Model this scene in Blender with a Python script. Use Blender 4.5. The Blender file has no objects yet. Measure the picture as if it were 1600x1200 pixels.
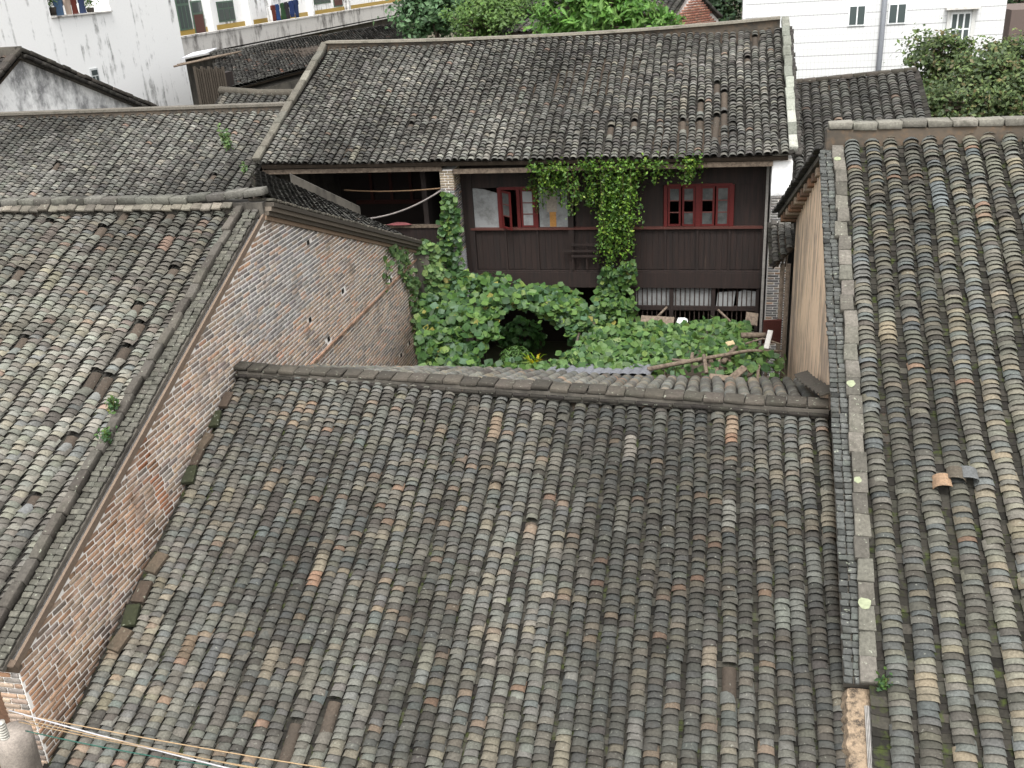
import bpy, math
import numpy as np
from math import radians, sin, cos, pi, sqrt
from mathutils import Matrix, Vector

scene = bpy.context.scene
# ------------------------------------------------------------------ camera
F = 1500.0; PITCH = radians(23.6); ROLL = radians(3.7); YAW = radians(13.0)
CAM = np.array([0.0, 0.0, 11.2])
FW = np.array([-sin(YAW)*cos(PITCH), cos(YAW)*cos(PITCH), -sin(PITCH)])
_rt = np.array([cos(YAW), sin(YAW), 0.0]); _up = np.cross(_rt, FW)
RT = cos(ROLL)*_rt - sin(ROLL)*_up
UP = np.cross(RT, FW)
cd = bpy.data.cameras.new('camera'); cam = bpy.data.objects.new('camera', cd)
scene.collection.objects.link(cam)
cd.sensor_width = 36.0; cd.lens = F/1600*36.0; cd.clip_start = 0.1; cd.clip_end = 2000
cam.matrix_world = Matrix(((RT[0], UP[0], -FW[0], CAM[0]), (RT[1], UP[1], -FW[1], CAM[1]),
                           (RT[2], UP[2], -FW[2], CAM[2]), (0, 0, 0, 1)))
scene.camera = cam
# ------------------------------------------------------------------ light
SUN_EL = radians(62); SUN_AZ = radians(174)          # overcast: weak, very soft sun high behind the camera
w = bpy.data.worlds.new('World'); scene.world = w; w.use_nodes = True
nt = w.node_tree; bg = nt.nodes['Background']
sky = nt.nodes.new('ShaderNodeTexSky'); sky.sky_type = 'NISHITA'; sky.sun_disc = False
sky.sun_elevation = SUN_EL; sky.sun_rotation = SUN_AZ; sky.dust_density = 4.0; sky.air_density = 1.0; sky.ozone_density = 0.5
hs = nt.nodes.new('ShaderNodeHueSaturation'); hs.inputs['Saturation'].default_value = 0.05
nt.links.new(sky.outputs[0], hs.inputs['Color']); nt.links.new(hs.outputs[0], bg.inputs[0])
bg.inputs[1].default_value = 0.14
sd = bpy.data.lights.new('sun', 'SUN'); sun = bpy.data.objects.new('sun', sd); scene.collection.objects.link(sun)
sd.energy = 1.0; sd.angle = radians(22); sd.color = (1.0, 0.97, 0.93)
_sdir = Vector((sin(SUN_AZ)*cos(SUN_EL), cos(SUN_AZ)*cos(SUN_EL), sin(SUN_EL)))
sun.rotation_euler = _sdir.to_track_quat('Z', 'Y').to_euler(); sun.location = (0, -10, 40)
scene.view_settings.view_transform = 'Standard'; scene.view_settings.look = 'None'
scene.view_settings.gamma = 1.0; scene.view_settings.use_curve_mapping = False
scene.view_settings.exposure = 1.5
scene.render.engine = 'CYCLES'

# ------------------------------------------------------------------ pixel helpers
def ray(x, y):
    d = FW*F + RT*(x-800) + UP*(600-y); return d/np.linalg.norm(d)
def hit(x, y, n, p0):
    d = ray(x, y); n = np.array(n, float); t = ((np.array(p0, float)-CAM) @ n)/(d @ n); return CAM + d*t
def onX(x, y, X): return hit(x, y, (1, 0, 0), (X, 0, 0))
def onY(x, y, Y): return hit(x, y, (0, 1, 0), (0, Y, 0))
def onZ(x, y, Z): return hit(x, y, (0, 0, 1), (0, 0, Z))
def proj(P):
    v = np.asarray(P, float)-CAM; z = v @ FW
    return 800+F*(v @ RT)/z, 600-F*(v @ UP)/z, z
def lin(c):
    c = np.array(c, float)/255.0
    return np.where(c <= 0.04045, c/12.92, ((c+0.055)/1.055)**2.4)
def nrm(v): v = np.array(v, float); return v/np.linalg.norm(v)
A3 = np.array

# ------------------------------------------------------------------ materials
MATS = {}
def new_mat(name):
    m = bpy.data.materials.new(name); m.use_nodes = True
    t = m.node_tree; b = t.nodes['Principled BSDF']; MATS[name] = m
    return m, t, b
def N(t, kind, **kw):
    n = t.nodes.new(kind)
    for k, v in kw.items(): setattr(n, k, v)
    return n
def mixc(t, a, b, fac, mode='MIX'):
    m = N(t, 'ShaderNodeMix', data_type='RGBA', blend_type=mode)
    for sock, v in ((m.inputs[6], a), (m.inputs[7], b), (m.inputs[0], fac)):
        if isinstance(v, bpy.types.NodeSocket): t.links.new(v, sock)
        elif isinstance(v, (int, float)): sock.default_value = v
        else: sock.default_value = (*v, 1)
    return m.outputs[2]
def ramp(t, src, lo, hi, vlo=0.0, vhi=1.0):
    r = N(t, 'ShaderNodeMapRange'); r.inputs[1].default_value = lo; r.inputs[2].default_value = hi
    r.inputs[3].default_value = vlo; r.inputs[4].default_value = vhi
    t.links.new(src, r.inputs[0]); return r.outputs[0]
def wpos(t, scale=(1, 1, 1), rot=(0, 0, 0)):
    g = N(t, 'ShaderNodeNewGeometry'); mp = N(t, 'ShaderNodeMapping')
    mp.inputs['Scale'].default_value = scale; mp.inputs['Rotation'].default_value = rot
    t.links.new(g.outputs['Position'], mp.inputs[0]); return mp.outputs[0]
def noise(t, vec, scale, detail=4, rough=0.6):
    n = N(t, 'ShaderNodeTexNoise'); n.inputs['Scale'].default_value = scale
    n.inputs['Detail'].default_value = detail; n.inputs['Roughness'].default_value = rough
    t.links.new(vec, n.inputs['Vector']); return n.outputs[0]
def bump(t, b, h, strength, dist):
    bp = N(t, 'ShaderNodeBump'); bp.inputs['Strength'].default_value = strength; bp.inputs['Distance'].default_value = dist
    t.links.new(h, bp.inputs['Height']); t.links.new(bp.outputs[0], b.inputs['Normal'])

def tint_mat(name, amt=0.35, scale=30, rough=0.9, bmp=0.4, dist=0.004, dirt=None, dirt_lo=0.5, dirt_hi=0.7, dirt_scale=1.5, lichen=None, base=None):
    m, t, b = new_mat(name)
    if base is None:
        a = N(t, 'ShaderNodeAttribute'); a.attribute_name = 'tint'; col = a.outputs['Color']
    else:
        rgb = N(t, 'ShaderNodeRGB'); rgb.outputs[0].default_value = (*base, 1); col = rgb.outputs[0]
    p = wpos(t)
    n1 = noise(t, p, scale, 5, 0.65)
    f = ramp(t, n1, 0.3, 0.7, 1-amt, 1+amt)
    mul = N(t, 'ShaderNodeVectorMath', operation='SCALE'); t.links.new(col, mul.inputs[0]); t.links.new(f, mul.inputs['Scale'])
    col = mul.outputs[0]
    if dirt is not None:
        n2 = noise(t, p, dirt_scale, 6, 0.7)
        col = mixc(t, col, dirt, ramp(t, n2, dirt_lo, dirt_hi, 0, 0.75))
    if lichen is not None:
        n3 = noise(t, p, 22, 3, 0.5)
        col = mixc(t, col, lichen, ramp(t, n3, 0.66, 0.72, 0, 0.5))
    t.links.new(col, b.inputs['Base Color'])
    b.inputs['Roughness'].default_value = rough
    b.inputs['Specular IOR Level'].default_value = 0.25
    if bmp: bump(t, b, n1, bmp, dist)
    return m
tint_mat('tile', 0.32, 34, 0.85, 0.35, 0.004, dirt=tuple(lin((62, 58, 52))*0.7), dirt_lo=0.5, dirt_hi=0.75, dirt_scale=2.2, lichen=tuple(lin((150, 150, 138))*0.75))
tint_mat('pan', 0.3, 30, 0.95, 0.4, 0.005, dirt=tuple(lin((78, 88, 46))*0.45), dirt_lo=0.60, dirt_hi=0.72, dirt_scale=4.5)
tint_mat('pan_mossy', 0.3, 30, 0.95, 0.4, 0.005, dirt=tuple(lin((88, 102, 42))*0.42), dirt_lo=0.55, dirt_hi=0.68, dirt_scale=5.0)
tint_mat('tile_soft', 0.25, 12, 0.9, 0.2, 0.003)
tint_mat('brick', 0.28, 40, 0.92, 0.4, 0.004, dirt=tuple(lin((110, 102, 94))*0.65), dirt_lo=0.54, dirt_hi=0.78, dirt_scale=1.1)
tint_mat('plain', 0.22, 18, 0.85, 0.2, 0.003)
tint_mat('paint', 0.12, 25, 0.55, 0.1, 0.002)
tint_mat('cloth', 0.15, 40, 0.95, 0.2, 0.003)
tint_mat('cap_block', 0.3, 26, 0.92, 0.5, 0.005, dirt=tuple(lin((60, 60, 50))*0.7), dirt_lo=0.5, dirt_hi=0.75, dirt_scale=3.0, lichen=tuple(lin((185, 190, 170))*0.75))

# mortar: white lime that has washed off in places
m, t, b = new_mat('mortar'); p = wpos(t)
c = mixc(t, tuple(lin((244, 240, 234))*0.9), tuple(lin((186, 156, 128))*0.66), ramp(t, noise(t, p, 1.3, 6, 0.7), 0.53, 0.70))
c = mixc(t, c, tuple(lin((105, 95, 88))*0.6), ramp(t, noise(t, p, 5.0, 4, 0.7), 0.62, 0.78, 0, 0.7))
t.links.new(c, b.inputs['Base Color']); b.inputs['Roughness'].default_value = 0.95

def streak_wall(name, base, stain, lo, hi, sx=3.0, sz=0.25, amt=0.85, fine=None):
    """plaster with vertical run-off stains"""
    m, t, b = new_mat(name)
    p1 = wpos(t, (sx, sx, sz)); p2 = wpos(t)
    n1 = noise(t, p1, 1.0, 6, 0.7); n2 = noise(t, p2, 0.55, 5, 0.65); n3 = noise(t, p2, 9, 4, 0.6)
    mm = N(t, 'ShaderNodeMath', operation='MULTIPLY'); t.links.new(n1, mm.inputs[0])
    t.links.new(ramp(t, n2, 0.3, 0.7, 0.6, 1.4), mm.inputs[1])
    c = mixc(t, base, stain, ramp(t, mm.outputs[0], lo, hi, 0, amt))
    c = mixc(t, c, fine if fine is not None else tuple(A3(base)*0.72), ramp(t, n3, 0.5, 0.75, 0, 0.6))
    t.links.new(c, b.inputs['Base Color']); b.inputs['Roughness'].default_value = 0.93
    bump(t, b, n3, 0.25, 0.01); return m
streak_wall('white_wall', (0.82, 0.82, 0.81), tuple(lin((84, 82, 78))*0.6), 0.55, 0.74, 2.0, 0.06, 0.85, (0.76, 0.76, 0.75))
streak_wall('grimy_white_wall', (0.78, 0.78, 0.77), tuple(lin((110, 110, 112))*0.8), 0.42, 0.66, 1.2, 0.7)
streak_wall('parapet_wall', (0.55, 0.53, 0.50), tuple(lin((80, 74, 70))*0.8), 0.50, 0.74, 1.6, 0.3)
streak_wall('ochre_wall', tuple(lin((230, 202, 172))*0.85), tuple(lin((150, 136, 124))*0.7), 0.40, 0.62, 4.0, 0.3, 0.9, tuple(lin((212, 174, 136))*0.78))
streak_wall('grey_plaster', tuple(lin((120, 114, 104))*0.48), tuple(lin((60, 56, 50))*0.5), 0.45, 0.7, 2.5, 0.8)
streak_wall('earth_ridge', tuple(lin((128, 114, 98))*0.42), tuple(lin((86, 82, 74))*0.42), 0.36, 0.6, 1.3, 2.0, 0.85, tuple(lin((160, 128, 96))*0.42))
# dark weathered boards
m, t, b = new_mat('dark_wood'); p = wpos(t, (14, 14, 0.8)); n1 = noise(t, p, 1.0, 6, 0.7); n2 = noise(t, wpos(t, (5, 5, 0.5)), 1.0, 4, 0.7)
c = mixc(t, tuple(lin((42, 28, 23))*0.27), tuple(lin((78, 52, 42))*0.28), ramp(t, n1, 0.35, 0.7))
c = mixc(t, c, tuple(lin((140, 118, 98))*0.4), ramp(t, n2, 0.64, 0.8, 0, 0.45))
t.links.new(c, b.inputs['Base Color']); b.inputs['Roughness'].default_value = 0.8; bump(t, b, n1, 0.5, 0.01)
m, t, b = new_mat('old_wood'); p = wpos(t, (6, 6, 6)); n1 = noise(t, p, 2.0, 6, 0.7)
c = mixc(t, tuple(lin((104, 88, 74))*0.45), tuple(lin((168, 150, 130))*0.52), ramp(t, n1, 0.35, 0.7))
t.links.new(c, b.inputs['Base Color']); b.inputs['Roughness'].default_value = 0.85; bump(t, b, n1, 0.4, 0.01)
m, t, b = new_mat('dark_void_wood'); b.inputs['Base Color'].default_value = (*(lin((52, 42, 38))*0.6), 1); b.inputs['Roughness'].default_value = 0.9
m, t, b = new_mat('glass'); b.inputs['Base Color'].default_value = (0.06, 0.075, 0.075, 1); b.inputs['Roughness'].default_value = 0.15
b.inputs['Specular IOR Level'].default_value = 0.6
m, t, b = new_mat('dusty_glass'); b.inputs['Roughness'].default_value = 0.45
c = mixc(t, (0.02, 0.023, 0.023), (0.09, 0.093, 0.09), ramp(t, noise(t, wpos(t), 3.0, 5, 0.7), 0.35, 0.7)); t.links.new(c, b.inputs['Base Color'])
m, t, b = new_mat('paper'); c = mixc(t, tuple(lin((176, 178, 178))*0.5), tuple(lin((120, 118, 114))*0.45), ramp(t, noise(t, wpos(t), 2.5, 6, 0.7), 0.45, 0.75))
t.links.new(c, b.inputs['Base Color']); b.inputs['Roughness'].default_value = 0.95
m, t, b = new_mat('earth'); c = mixc(t, tuple(lin((96, 84, 66))*0.6), tuple(lin((66, 76, 44))*0.6), ramp(t, noise(t, wpos(t), 0.7, 6, 0.7), 0.4, 0.65))
t.links.new(c, b.inputs['Base Color']); b.inputs['Roughness'].default_value = 1.0
m, t, b = new_mat('rough_core'); p = wpos(t)
c = mixc(t, tuple(lin((182, 160, 134))*0.5), tuple(lin((84, 74, 64))*0.45), ramp(t, noise(t, p, 7.0, 6, 0.75), 0.45, 0.62))
c = mixc(t, c, tuple(lin((206, 180, 148))*0.6), ramp(t, noise(t, p, 25.0, 4, 0.7), 0.5, 0.75, 0, 0.7))
t.links.new(c, b.inputs['Base Color']); b.inputs['Roughness'].default_value = 1.0; bump(t, b, noise(t, p, 30, 4, 0.7), 0.8, 0.02)
# foliage: tint attribute, a little light passes through
def leaf_mat(name, tr=0.3, rough=0.5):
    m, t, b = new_mat(name)
    a = N(t, 'ShaderNodeAttribute'); a.attribute_name = 'tint'
    n1 = noise(t, wpos(t), 25, 3, 0.6); mul = N(t, 'ShaderNodeVectorMath', operation='SCALE')
    hv_ = N(t, 'ShaderNodeHueSaturation'); hv_.inputs['Saturation'].default_value = 1.22; hv_.inputs['Value'].default_value = 1.15; t.links.new(a.outputs['Color'], hv_.inputs['Color'])
    t.links.new(hv_.outputs[0], mul.inputs[0]); t.links.new(ramp(t, n1, 0.3, 0.7, 0.75, 1.25), mul.inputs['Scale'])
    t.links.new(mul.outputs[0], b.inputs['Base Color']); b.inputs['Roughness'].default_value = rough
    b.inputs['Specular IOR Level'].default_value = 0.3
    tl = N(t, 'ShaderNodeBsdfTranslucent'); t.links.new(mul.outputs[0], tl.inputs[0])
    mx = N(t, 'ShaderNodeMixShader'); mx.inputs[0].default_value = tr
    t.links.new(b.outputs[0], mx.inputs[1]); t.links.new(tl.outputs[0], mx.inputs[2])
    t.links.new(mx.outputs[0], t.nodes['Material Output'].inputs['Surface'])
leaf_mat('leaf')
# white wall tiles: joints too fine to pick apart at this distance
m, t, b = new_mat('wall_tiles'); p = wpos(t, (1, 1, 1), (radians(90), 0, 0))
g = N(t, 'ShaderNodeNewGeometry'); sx = N(t, 'ShaderNodeSeparateXYZ'); t.links.new(g.outputs['Position'], sx.inputs[0])
cx = N(t, 'ShaderNodeCombineXYZ'); ad = N(t, 'ShaderNodeMath', operation='ADD'); t.links.new(sx.outputs[0], ad.inputs[0]); t.links.new(sx.outputs[1], ad.inputs[1])
t.links.new(ad.outputs[0], cx.inputs[0]); t.links.new(sx.outputs[2], cx.inputs[1])
br = N(t, 'ShaderNodeTexBrick'); br.offset = 0.0; br.inputs['Scale'].default_value = 1.0
br.inputs['Brick Width'].default_value = 0.16; br.inputs['Row Height'].default_value = 0.28; br.inputs['Mortar Size'].default_value = 0.014
br.inputs['Color1'].default_value = (0.60, 0.61, 0.60, 1); br.inputs['Color2'].default_value = (0.57, 0.58, 0.575, 1); br.inputs['Mortar'].default_value = (0.47, 0.47, 0.47, 1)
t.links.new(cx.outputs[0], br.inputs['Vector'])
wv = N(t, 'ShaderNodeTexBrick'); wv.offset = 0.0; wv.inputs['Scale'].default_value = 1.0
wv.inputs['Brick Width'].default_value = 60; wv.inputs['Row Height'].default_value = 0.56; wv.inputs['Mortar Size'].default_value = 0.02
wv.inputs['Color1'].default_value = (1, 1, 1, 1); wv.inputs['Color2'].default_value = (1, 1, 1, 1); wv.inputs['Mortar'].default_value = (0.6, 0.6, 0.6, 1)
t.links.new(cx.outputs[0], wv.inputs['Vector'])
c = mixc(t, br.outputs[0], wv.outputs[0], 1.0, 'MULTIPLY')
t.links.new(c, b.inputs['Base Color']); b.inputs['Roughness'].default_value = 0.35

# ------------------------------------------------------------------ object helpers
COL = scene.collection
WORLD = {}
def tag(o, label=None, cat=None, group=None, kind=None):
    if label: o['label'] = label
    if cat: o['category'] = cat
    if group: o['group'] = group
    if kind: o['kind'] = kind
    return o
def thing(name, loc, label, cat, group=None):
    o = bpy.data.objects.new(name, None); COL.objects.link(o); o.location = tuple(float(v) for v in loc)
    o.empty_display_size = 0.3
    WORLD[o] = Matrix.Translation(o.location); tag(o, label, cat, group); return o
def link(o, parent=None, mw=None):
    """link o so that its own mesh coordinates (or mw) are world coordinates under parent"""
    COL.objects.link(o)
    mw = mw if mw is not None else Matrix.Identity(4)
    if parent is not None:
        o.parent = parent; o.matrix_parent_inverse = WORLD[parent].inverted()
    o.matrix_basis = mw; WORLD[o] = mw
    return o
def mesh_np(name, V, faces, tints=None, smooth=None):
    """V (n, nv, 3) copies of a template with faces (lists of indices); tints (n,3) or (n,nf,3)"""
    V = np.asarray(V, float); n, nv, _ = V.shape
    me = bpy.data.meshes.new(name)
    fl = np.concatenate([np.array(f) for f in faces]); sizes = np.array([len(f) for f in faces]); nf = len(faces)
    loops = (fl[None, :] + (np.arange(n)*nv)[:, None]).ravel()
    me.vertices.add(n*nv); me.vertices.foreach_set('co', V.ravel())
    me.loops.add(len(loops)); me.loops.foreach_set('vertex_index', loops.astype(np.int32))
    tot = np.tile(sizes, n); st = np.concatenate([[0], np.cumsum(tot)[:-1]])
    me.polygons.add(n*nf); me.polygons.foreach_set('loop_start', st.astype(np.int32)); me.polygons.foreach_set('loop_total', tot.astype(np.int32))
    if smooth is not None: me.polygons.foreach_set('use_smooth', np.tile(np.array(smooth, bool), n))
    if tints is not None:
        tt = np.asarray(tints, float)
        if tt.ndim == 2: tt = np.repeat(tt[:, None, :], nf, 1)
        rgba = np.ones((n*nf, 4)); rgba[:, :3] = tt.reshape(-1, 3)
        at = me.attributes.new('tint', 'FLOAT_COLOR', 'FACE'); at.data.foreach_set('color', rgba.ravel())
    me.update(calc_edges=True)
    return me
def mobj(name, me, mat, parent=None, mw=None, **kw):
    if not me.materials: me.materials.append(MATS[mat])
    o = bpy.data.objects.new(name, me); link(o, parent, mw)
    if kw: tag(o, **kw)
    return o

class MB:
    """collects shapes (boxes, tubes, polygons) with a tint for each; build() links them as one mesh"""
    def __init__(s): s.v = []; s.f = []; s.t = []; s.sm = []
    def add(s, verts, faces, tint=(0.5, 0.5, 0.5), smooth=False):
        o = len(s.v); s.v += [tuple(float(c) for c in p) for p in verts]
        for f in faces: s.f.append([i+o for i in f]); s.t.append(tuple(tint)); s.sm.append(smooth)
        return s
    def box(s, lo, hi, tint=(0.5, 0.5, 0.5)):
        (a, b_, c), (d, e, f) = lo, hi
        a, d = min(a, d), max(a, d); b_, e = min(b_, e), max(b_, e); c, f = min(c, f), max(c, f)
        v = [(a, b_, c), (d, b_, c), (d, e, c), (a, e, c), (a, b_, f), (d, b_, f), (d, e, f), (a, e, f)]
        return s.add(v, BOXF, tint)
    def obox(s, c, ax, dims, tint=(0.5, 0.5, 0.5), ch=0.0):
        """oriented box; ax rows are unit axes, dims full sizes; ch bevels the edges"""
        V, Fc = cbox_template(ch/min(dims) if ch else 0)
        if ch:
            V = cbox_verts(dims, ch)
        else: V = V*np.array(dims)
        return s.add(V @ np.array(ax) + np.array(c), Fc, tint)
    def tube(s, pts, r, tint=(0.5, 0.5, 0.5), n=6, r2=None, cap=True):
        pts = [np.array(p, float) for p in pts]; k = len(pts); rings = []
        for i, p in enumerate(pts):
            d = nrm(pts[min(i+1, k-1)]-pts[max(i-1, 0)]); a = np.cross(d, (0, 0, 1.0))
            if np.linalg.norm(a) < 1e-3: a = np.array((1.0, 0, 0))
            a = nrm(a); b2 = np.cross(d, a); rr = r if r2 is None else r+(r2-r)*i/(k-1)
            if not np.isscalar(rr): rr = rr[i]
            rings += [p+rr*(cos(2*pi*j/n)*a+sin(2*pi*j/n)*b2) for j in range(n)]
        fs = [[i*n+j, i*n+(j+1) % n, (i+1)*n+(j+1) % n, (i+1)*n+j] for i in range(k-1) for j in range(n)]
        if cap: fs += [list(range(n))[::-1], [(k-1)*n+j for j in range(n)]]
        return s.add(rings, fs, tint, True)
    def quad(s, a, b_, c, d, tint=(0.5, 0.5, 0.5)): return s.add([a, b_, c, d], [[0, 1, 2, 3]], tint)
    def slab(s, pts, off, tint=(0.5, 0.5, 0.5)):
        """polygon pts extruded by vector off"""
        n = len(pts); p = [np.array(q, float) for q in pts]; v = p+[q+np.array(off) for q in p]
        return s.add(v, [list(range(n)), list(range(n, 2*n))[::-1]]+[[i, i+n, (i+1) % n+n, (i+1) % n] for i in range(n)], tint)
    def mesh(s, name):
        me = bpy.data.meshes.new(name); me.from_pydata(s.v, [], s.f)
        me.polygons.foreach_set('use_smooth', s.sm)
        rgba = np.ones((len(s.f), 4)); rgba[:, :3] = np.array(s.t)
        at = me.attributes.new('tint', 'FLOAT_COLOR', 'FACE'); at.data.foreach_set('color', rgba.ravel())
        me.update(); return me
    def build(s, name, mat, parent=None, **kw): return mobj(name, s.mesh(name), mat, parent, **kw)
BOXF = [[0, 3, 2, 1], [4, 5, 6, 7], [0, 1, 5, 4], [1, 2, 6, 5], [2, 3, 7, 6], [3, 0, 4, 7]]
def cbox_verts(dims, ch):
    h = np.array(dims)/2; out = []
    for sx_ in (-1, 1):
        for sy in (-1, 1):
            for sz in (-1, 1):
                s_ = np.array((sx_, sy, sz))
                for k in range(3):
                    q = h-ch; q[k] = h[k]; out.append(s_*q)
    return np.array(out)
def cbox_template(ch):
    if not ch: return np.array([(-.5, -.5, -.5), (.5, -.5, -.5), (.5, .5, -.5), (-.5, .5, -.5), (-.5, -.5, .5), (.5, -.5, .5), (.5, .5, .5), (-.5, .5, .5)]), BOXF
    I = lambda x, y, z, k: ((x*2+y)*2+z)*3+k
    fs = []
    for k in range(3):
        a, b_ = (k+1) % 3, (k+2) % 3
        for s_ in (0, 1):
            q = []
            for (u, v_) in ((0, 0), (1, 0), (1, 1), (0, 1)):
                c = [0, 0, 0]; c[k] = s_; c[a] = u; c[b_] = v_; q.append(I(*c, k))
            fs.append(q if s_ else q[::-1])
        for u in (0, 1):            # edges along axis k
            for v_ in (0, 1):
                c0 = [0, 0, 0]; c0[a] = u; c0[b_] = v_; c1 = list(c0); c1[k] = 1
                q = [I(*c0, a), I(*c0, b_), I(*c1, b_), I(*c1, a)]
                fs.append(q if (u == v_) == True else q[::-1])
    for x in (0, 1):
        for y in (0, 1):
            for z in (0, 1):
                q = [I(x, y, z, 0), I(x, y, z, 1), I(x, y, z, 2)]
                fs.append(q if (x+y+z) % 2 == 1 else q[::-1])
    return np.zeros((24, 3)), fs

def pal_pick(rng, pal, n, k=0.62, jit=0.12, soft=0.0):
    cols = np.array([lin(p[0]) for p in pal])*k; wts = np.array([p[1] for p in pal], float); wts /= wts.sum()
    c = cols[rng.choice(len(pal), n, p=wts)]; c = c*(1-soft)+(cols*wts[:, None]).sum(0)*soft
    c = c*0.72+c.mean(1, keepdims=True)*0.28
    return c*(1+rng.normal(0, jit, (n, 1)))*(1+rng.normal(0, 0.015, (n, 3)))

# ------------------------------------------------------------------ tiled roofs
NS = 6
_th = np.radians(np.linspace(-80, 80, NS+1))
_ax = np.sin(_th)/np.sin(_th[-1])/2.0                       # across, unit width
_az = (np.cos(_th)-np.cos(_th[0]))/(1-np.cos(_th[0]))       # height, unit rise
TILE_F = [[i, i+1, NS+1+i+1, NS+1+i] for i in range(NS)] + [[2*(NS+1)+i, 2*(NS+1)+i+1, 3*(NS+1)+i+1, 3*(NS+1)+i] for i in range(NS)]
TILE_S = [True]*NS + [True]*NS
def tile_verts(rng, n, w, h, ln, lift, th, base):
    """(n, 28, 3) cover tiles; x across, y down the slope (lower lip at y=0), z out of the roof"""
    V = np.zeros((n, 4*(NS+1), 3)); m = NS+1
    ww = w*(1+rng.normal(0, 0.035, (n, 1))); hh = h*(1+rng.normal(0, 0.05, (n, 1))); lf = lift*(1+rng.normal(0, 0.14, (n, 1)))
    skew = rng.normal(0, 0.05, (n, 1)); bow = np.abs(rng.normal(0, 0.006, (n, 1)))
    chip = rng.normal(0, 0.0025, (n, m)) + np.where(rng.random((n, 1)) < 0.06, 1, 0)*np.cumsum(rng.normal(0, 0.008, (n, m)), 1)
    twist = rng.normal(0, 0.022, (n, 1))
    xf = ww*_ax[None]; zf = hh*_az[None]+base+lf+twist*xf
    yf = skew*xf+chip-bow*(1-_az[None])
    V[:, 0:m, 0] = xf*0.93; V[:, 0:m, 1] = -ln; V[:, 0:m, 2] = hh*_az[None]*0.93+base-0.004
    for q in (1, 2): V[:, q*m:(q+1)*m, 0] = xf; V[:, q*m:(q+1)*m, 1] = yf; V[:, q*m:(q+1)*m, 2] = zf
    V[:, 3*m:, 0] = xf*(1-1.6*th/w); V[:, 3*m:, 1] = yf-0.004; V[:, 3*m:, 2] = zf-th
    return V
PS = 4
PAN_F = [[i, i+1, PS+1+i+1, PS+1+i] for i in range(PS)] + [[2*(PS+1)+i, 2*(PS+1)+i+1, 3*(PS+1)+i+1, 3*(PS+1)+i] for i in range(PS)]
def pan_verts(rng, n, w, h, ln, lift):
    m = PS+1; u = np.linspace(-1, 1, m); V = np.zeros((n, 4*m, 3))
    z = h*u**2; x = w/2*u
    V[:, 0:m, 0] = x; V[:, 0:m, 1] = -ln; V[:, 0:m, 2] = z
    yf = rng.normal(0, 0.006, (n, 1))+rng.normal(0, 0.08, (n, 1))*x[None]
    lf = lift*(1+rng.normal(0, 0.2, (n, 1)))
    for q in (1, 2): V[:, q*m:(q+1)*m, 0] = x; V[:, q*m:(q+1)*m, 1] = yf; V[:, q*m:(q+1)*m, 2] = z+lf
    V[:, 3*m:, 0] = x; V[:, 3*m:, 1] = yf-0.003; V[:, 3*m:, 2] = z+lf-0.014
    return V

PAL_CENTRE = [((132, 133, 126), 26), ((118, 122, 122), 16), ((146, 140, 126), 17), ((110, 104, 98), 15), ((165, 148, 122), 8), ((182, 146, 112), 3.0), ((196, 138, 98), 1.1), ((82, 72, 68), 7), ((104, 116, 120), 6)]
PAL_LEFT = [((150, 150, 138), 26), ((136, 138, 130), 20), ((158, 150, 132), 14), ((122, 114, 106), 16), ((172, 158, 132), 5), ((176, 132, 106), 2.0), ((96, 84, 80), 10), ((120, 126, 132), 5), ((140, 118, 110), 4)]
PAL_RIGHT = [((138, 136, 122), 24), ((122, 130, 132), 17), ((158, 148, 124), 16), ((112, 108, 98), 14), ((110, 124, 134), 9), ((176, 156, 122), 7), ((198, 140, 98), 1.8), ((80, 68, 64), 6)]
PAL_HALL = [((120, 119, 113), 28), ((106, 105, 102), 24), ((136, 132, 122), 14), ((92, 88, 85), 16), ((150, 140, 124), 5), ((160, 120, 96), 1.0), ((74, 66, 64), 8)]
PAL_DARK = [((106, 105, 100), 28), ((94, 93, 90), 24), ((120, 116, 108), 14), ((82, 78, 75), 16), ((150, 112, 90), 1.2), ((66, 60, 58), 8)]
PAN = [((66, 62, 54), 30), ((78, 74, 66), 20), ((54, 50, 44), 30), ((66, 76, 42), 6), ((84, 94, 46), 3)]
PAN_MOSS = [((70, 66, 56), 30), ((86, 82, 70), 20), ((58, 54, 46), 22), ((72, 84, 40), 14), ((96, 106, 46), 7)]

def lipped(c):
    """lip faces tinted darker: shade line of each row painted in, over edge grime"""
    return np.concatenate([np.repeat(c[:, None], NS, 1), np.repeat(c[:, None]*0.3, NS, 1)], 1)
def heave_fn(rng, amp):
    k = rng.uniform(0.25, 1.3, (7, 2))*rng.choice([-1, 1], (7, 2)); ph = rng.uniform(0, 6.28, 7); a = rng.uniform(0.4, 1, 7)*amp/2.5
    return lambda x, y: sum(a[i]*np.sin(k[i, 0]*x+k[i, 1]*y+ph[i]) for i in range(7))

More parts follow.
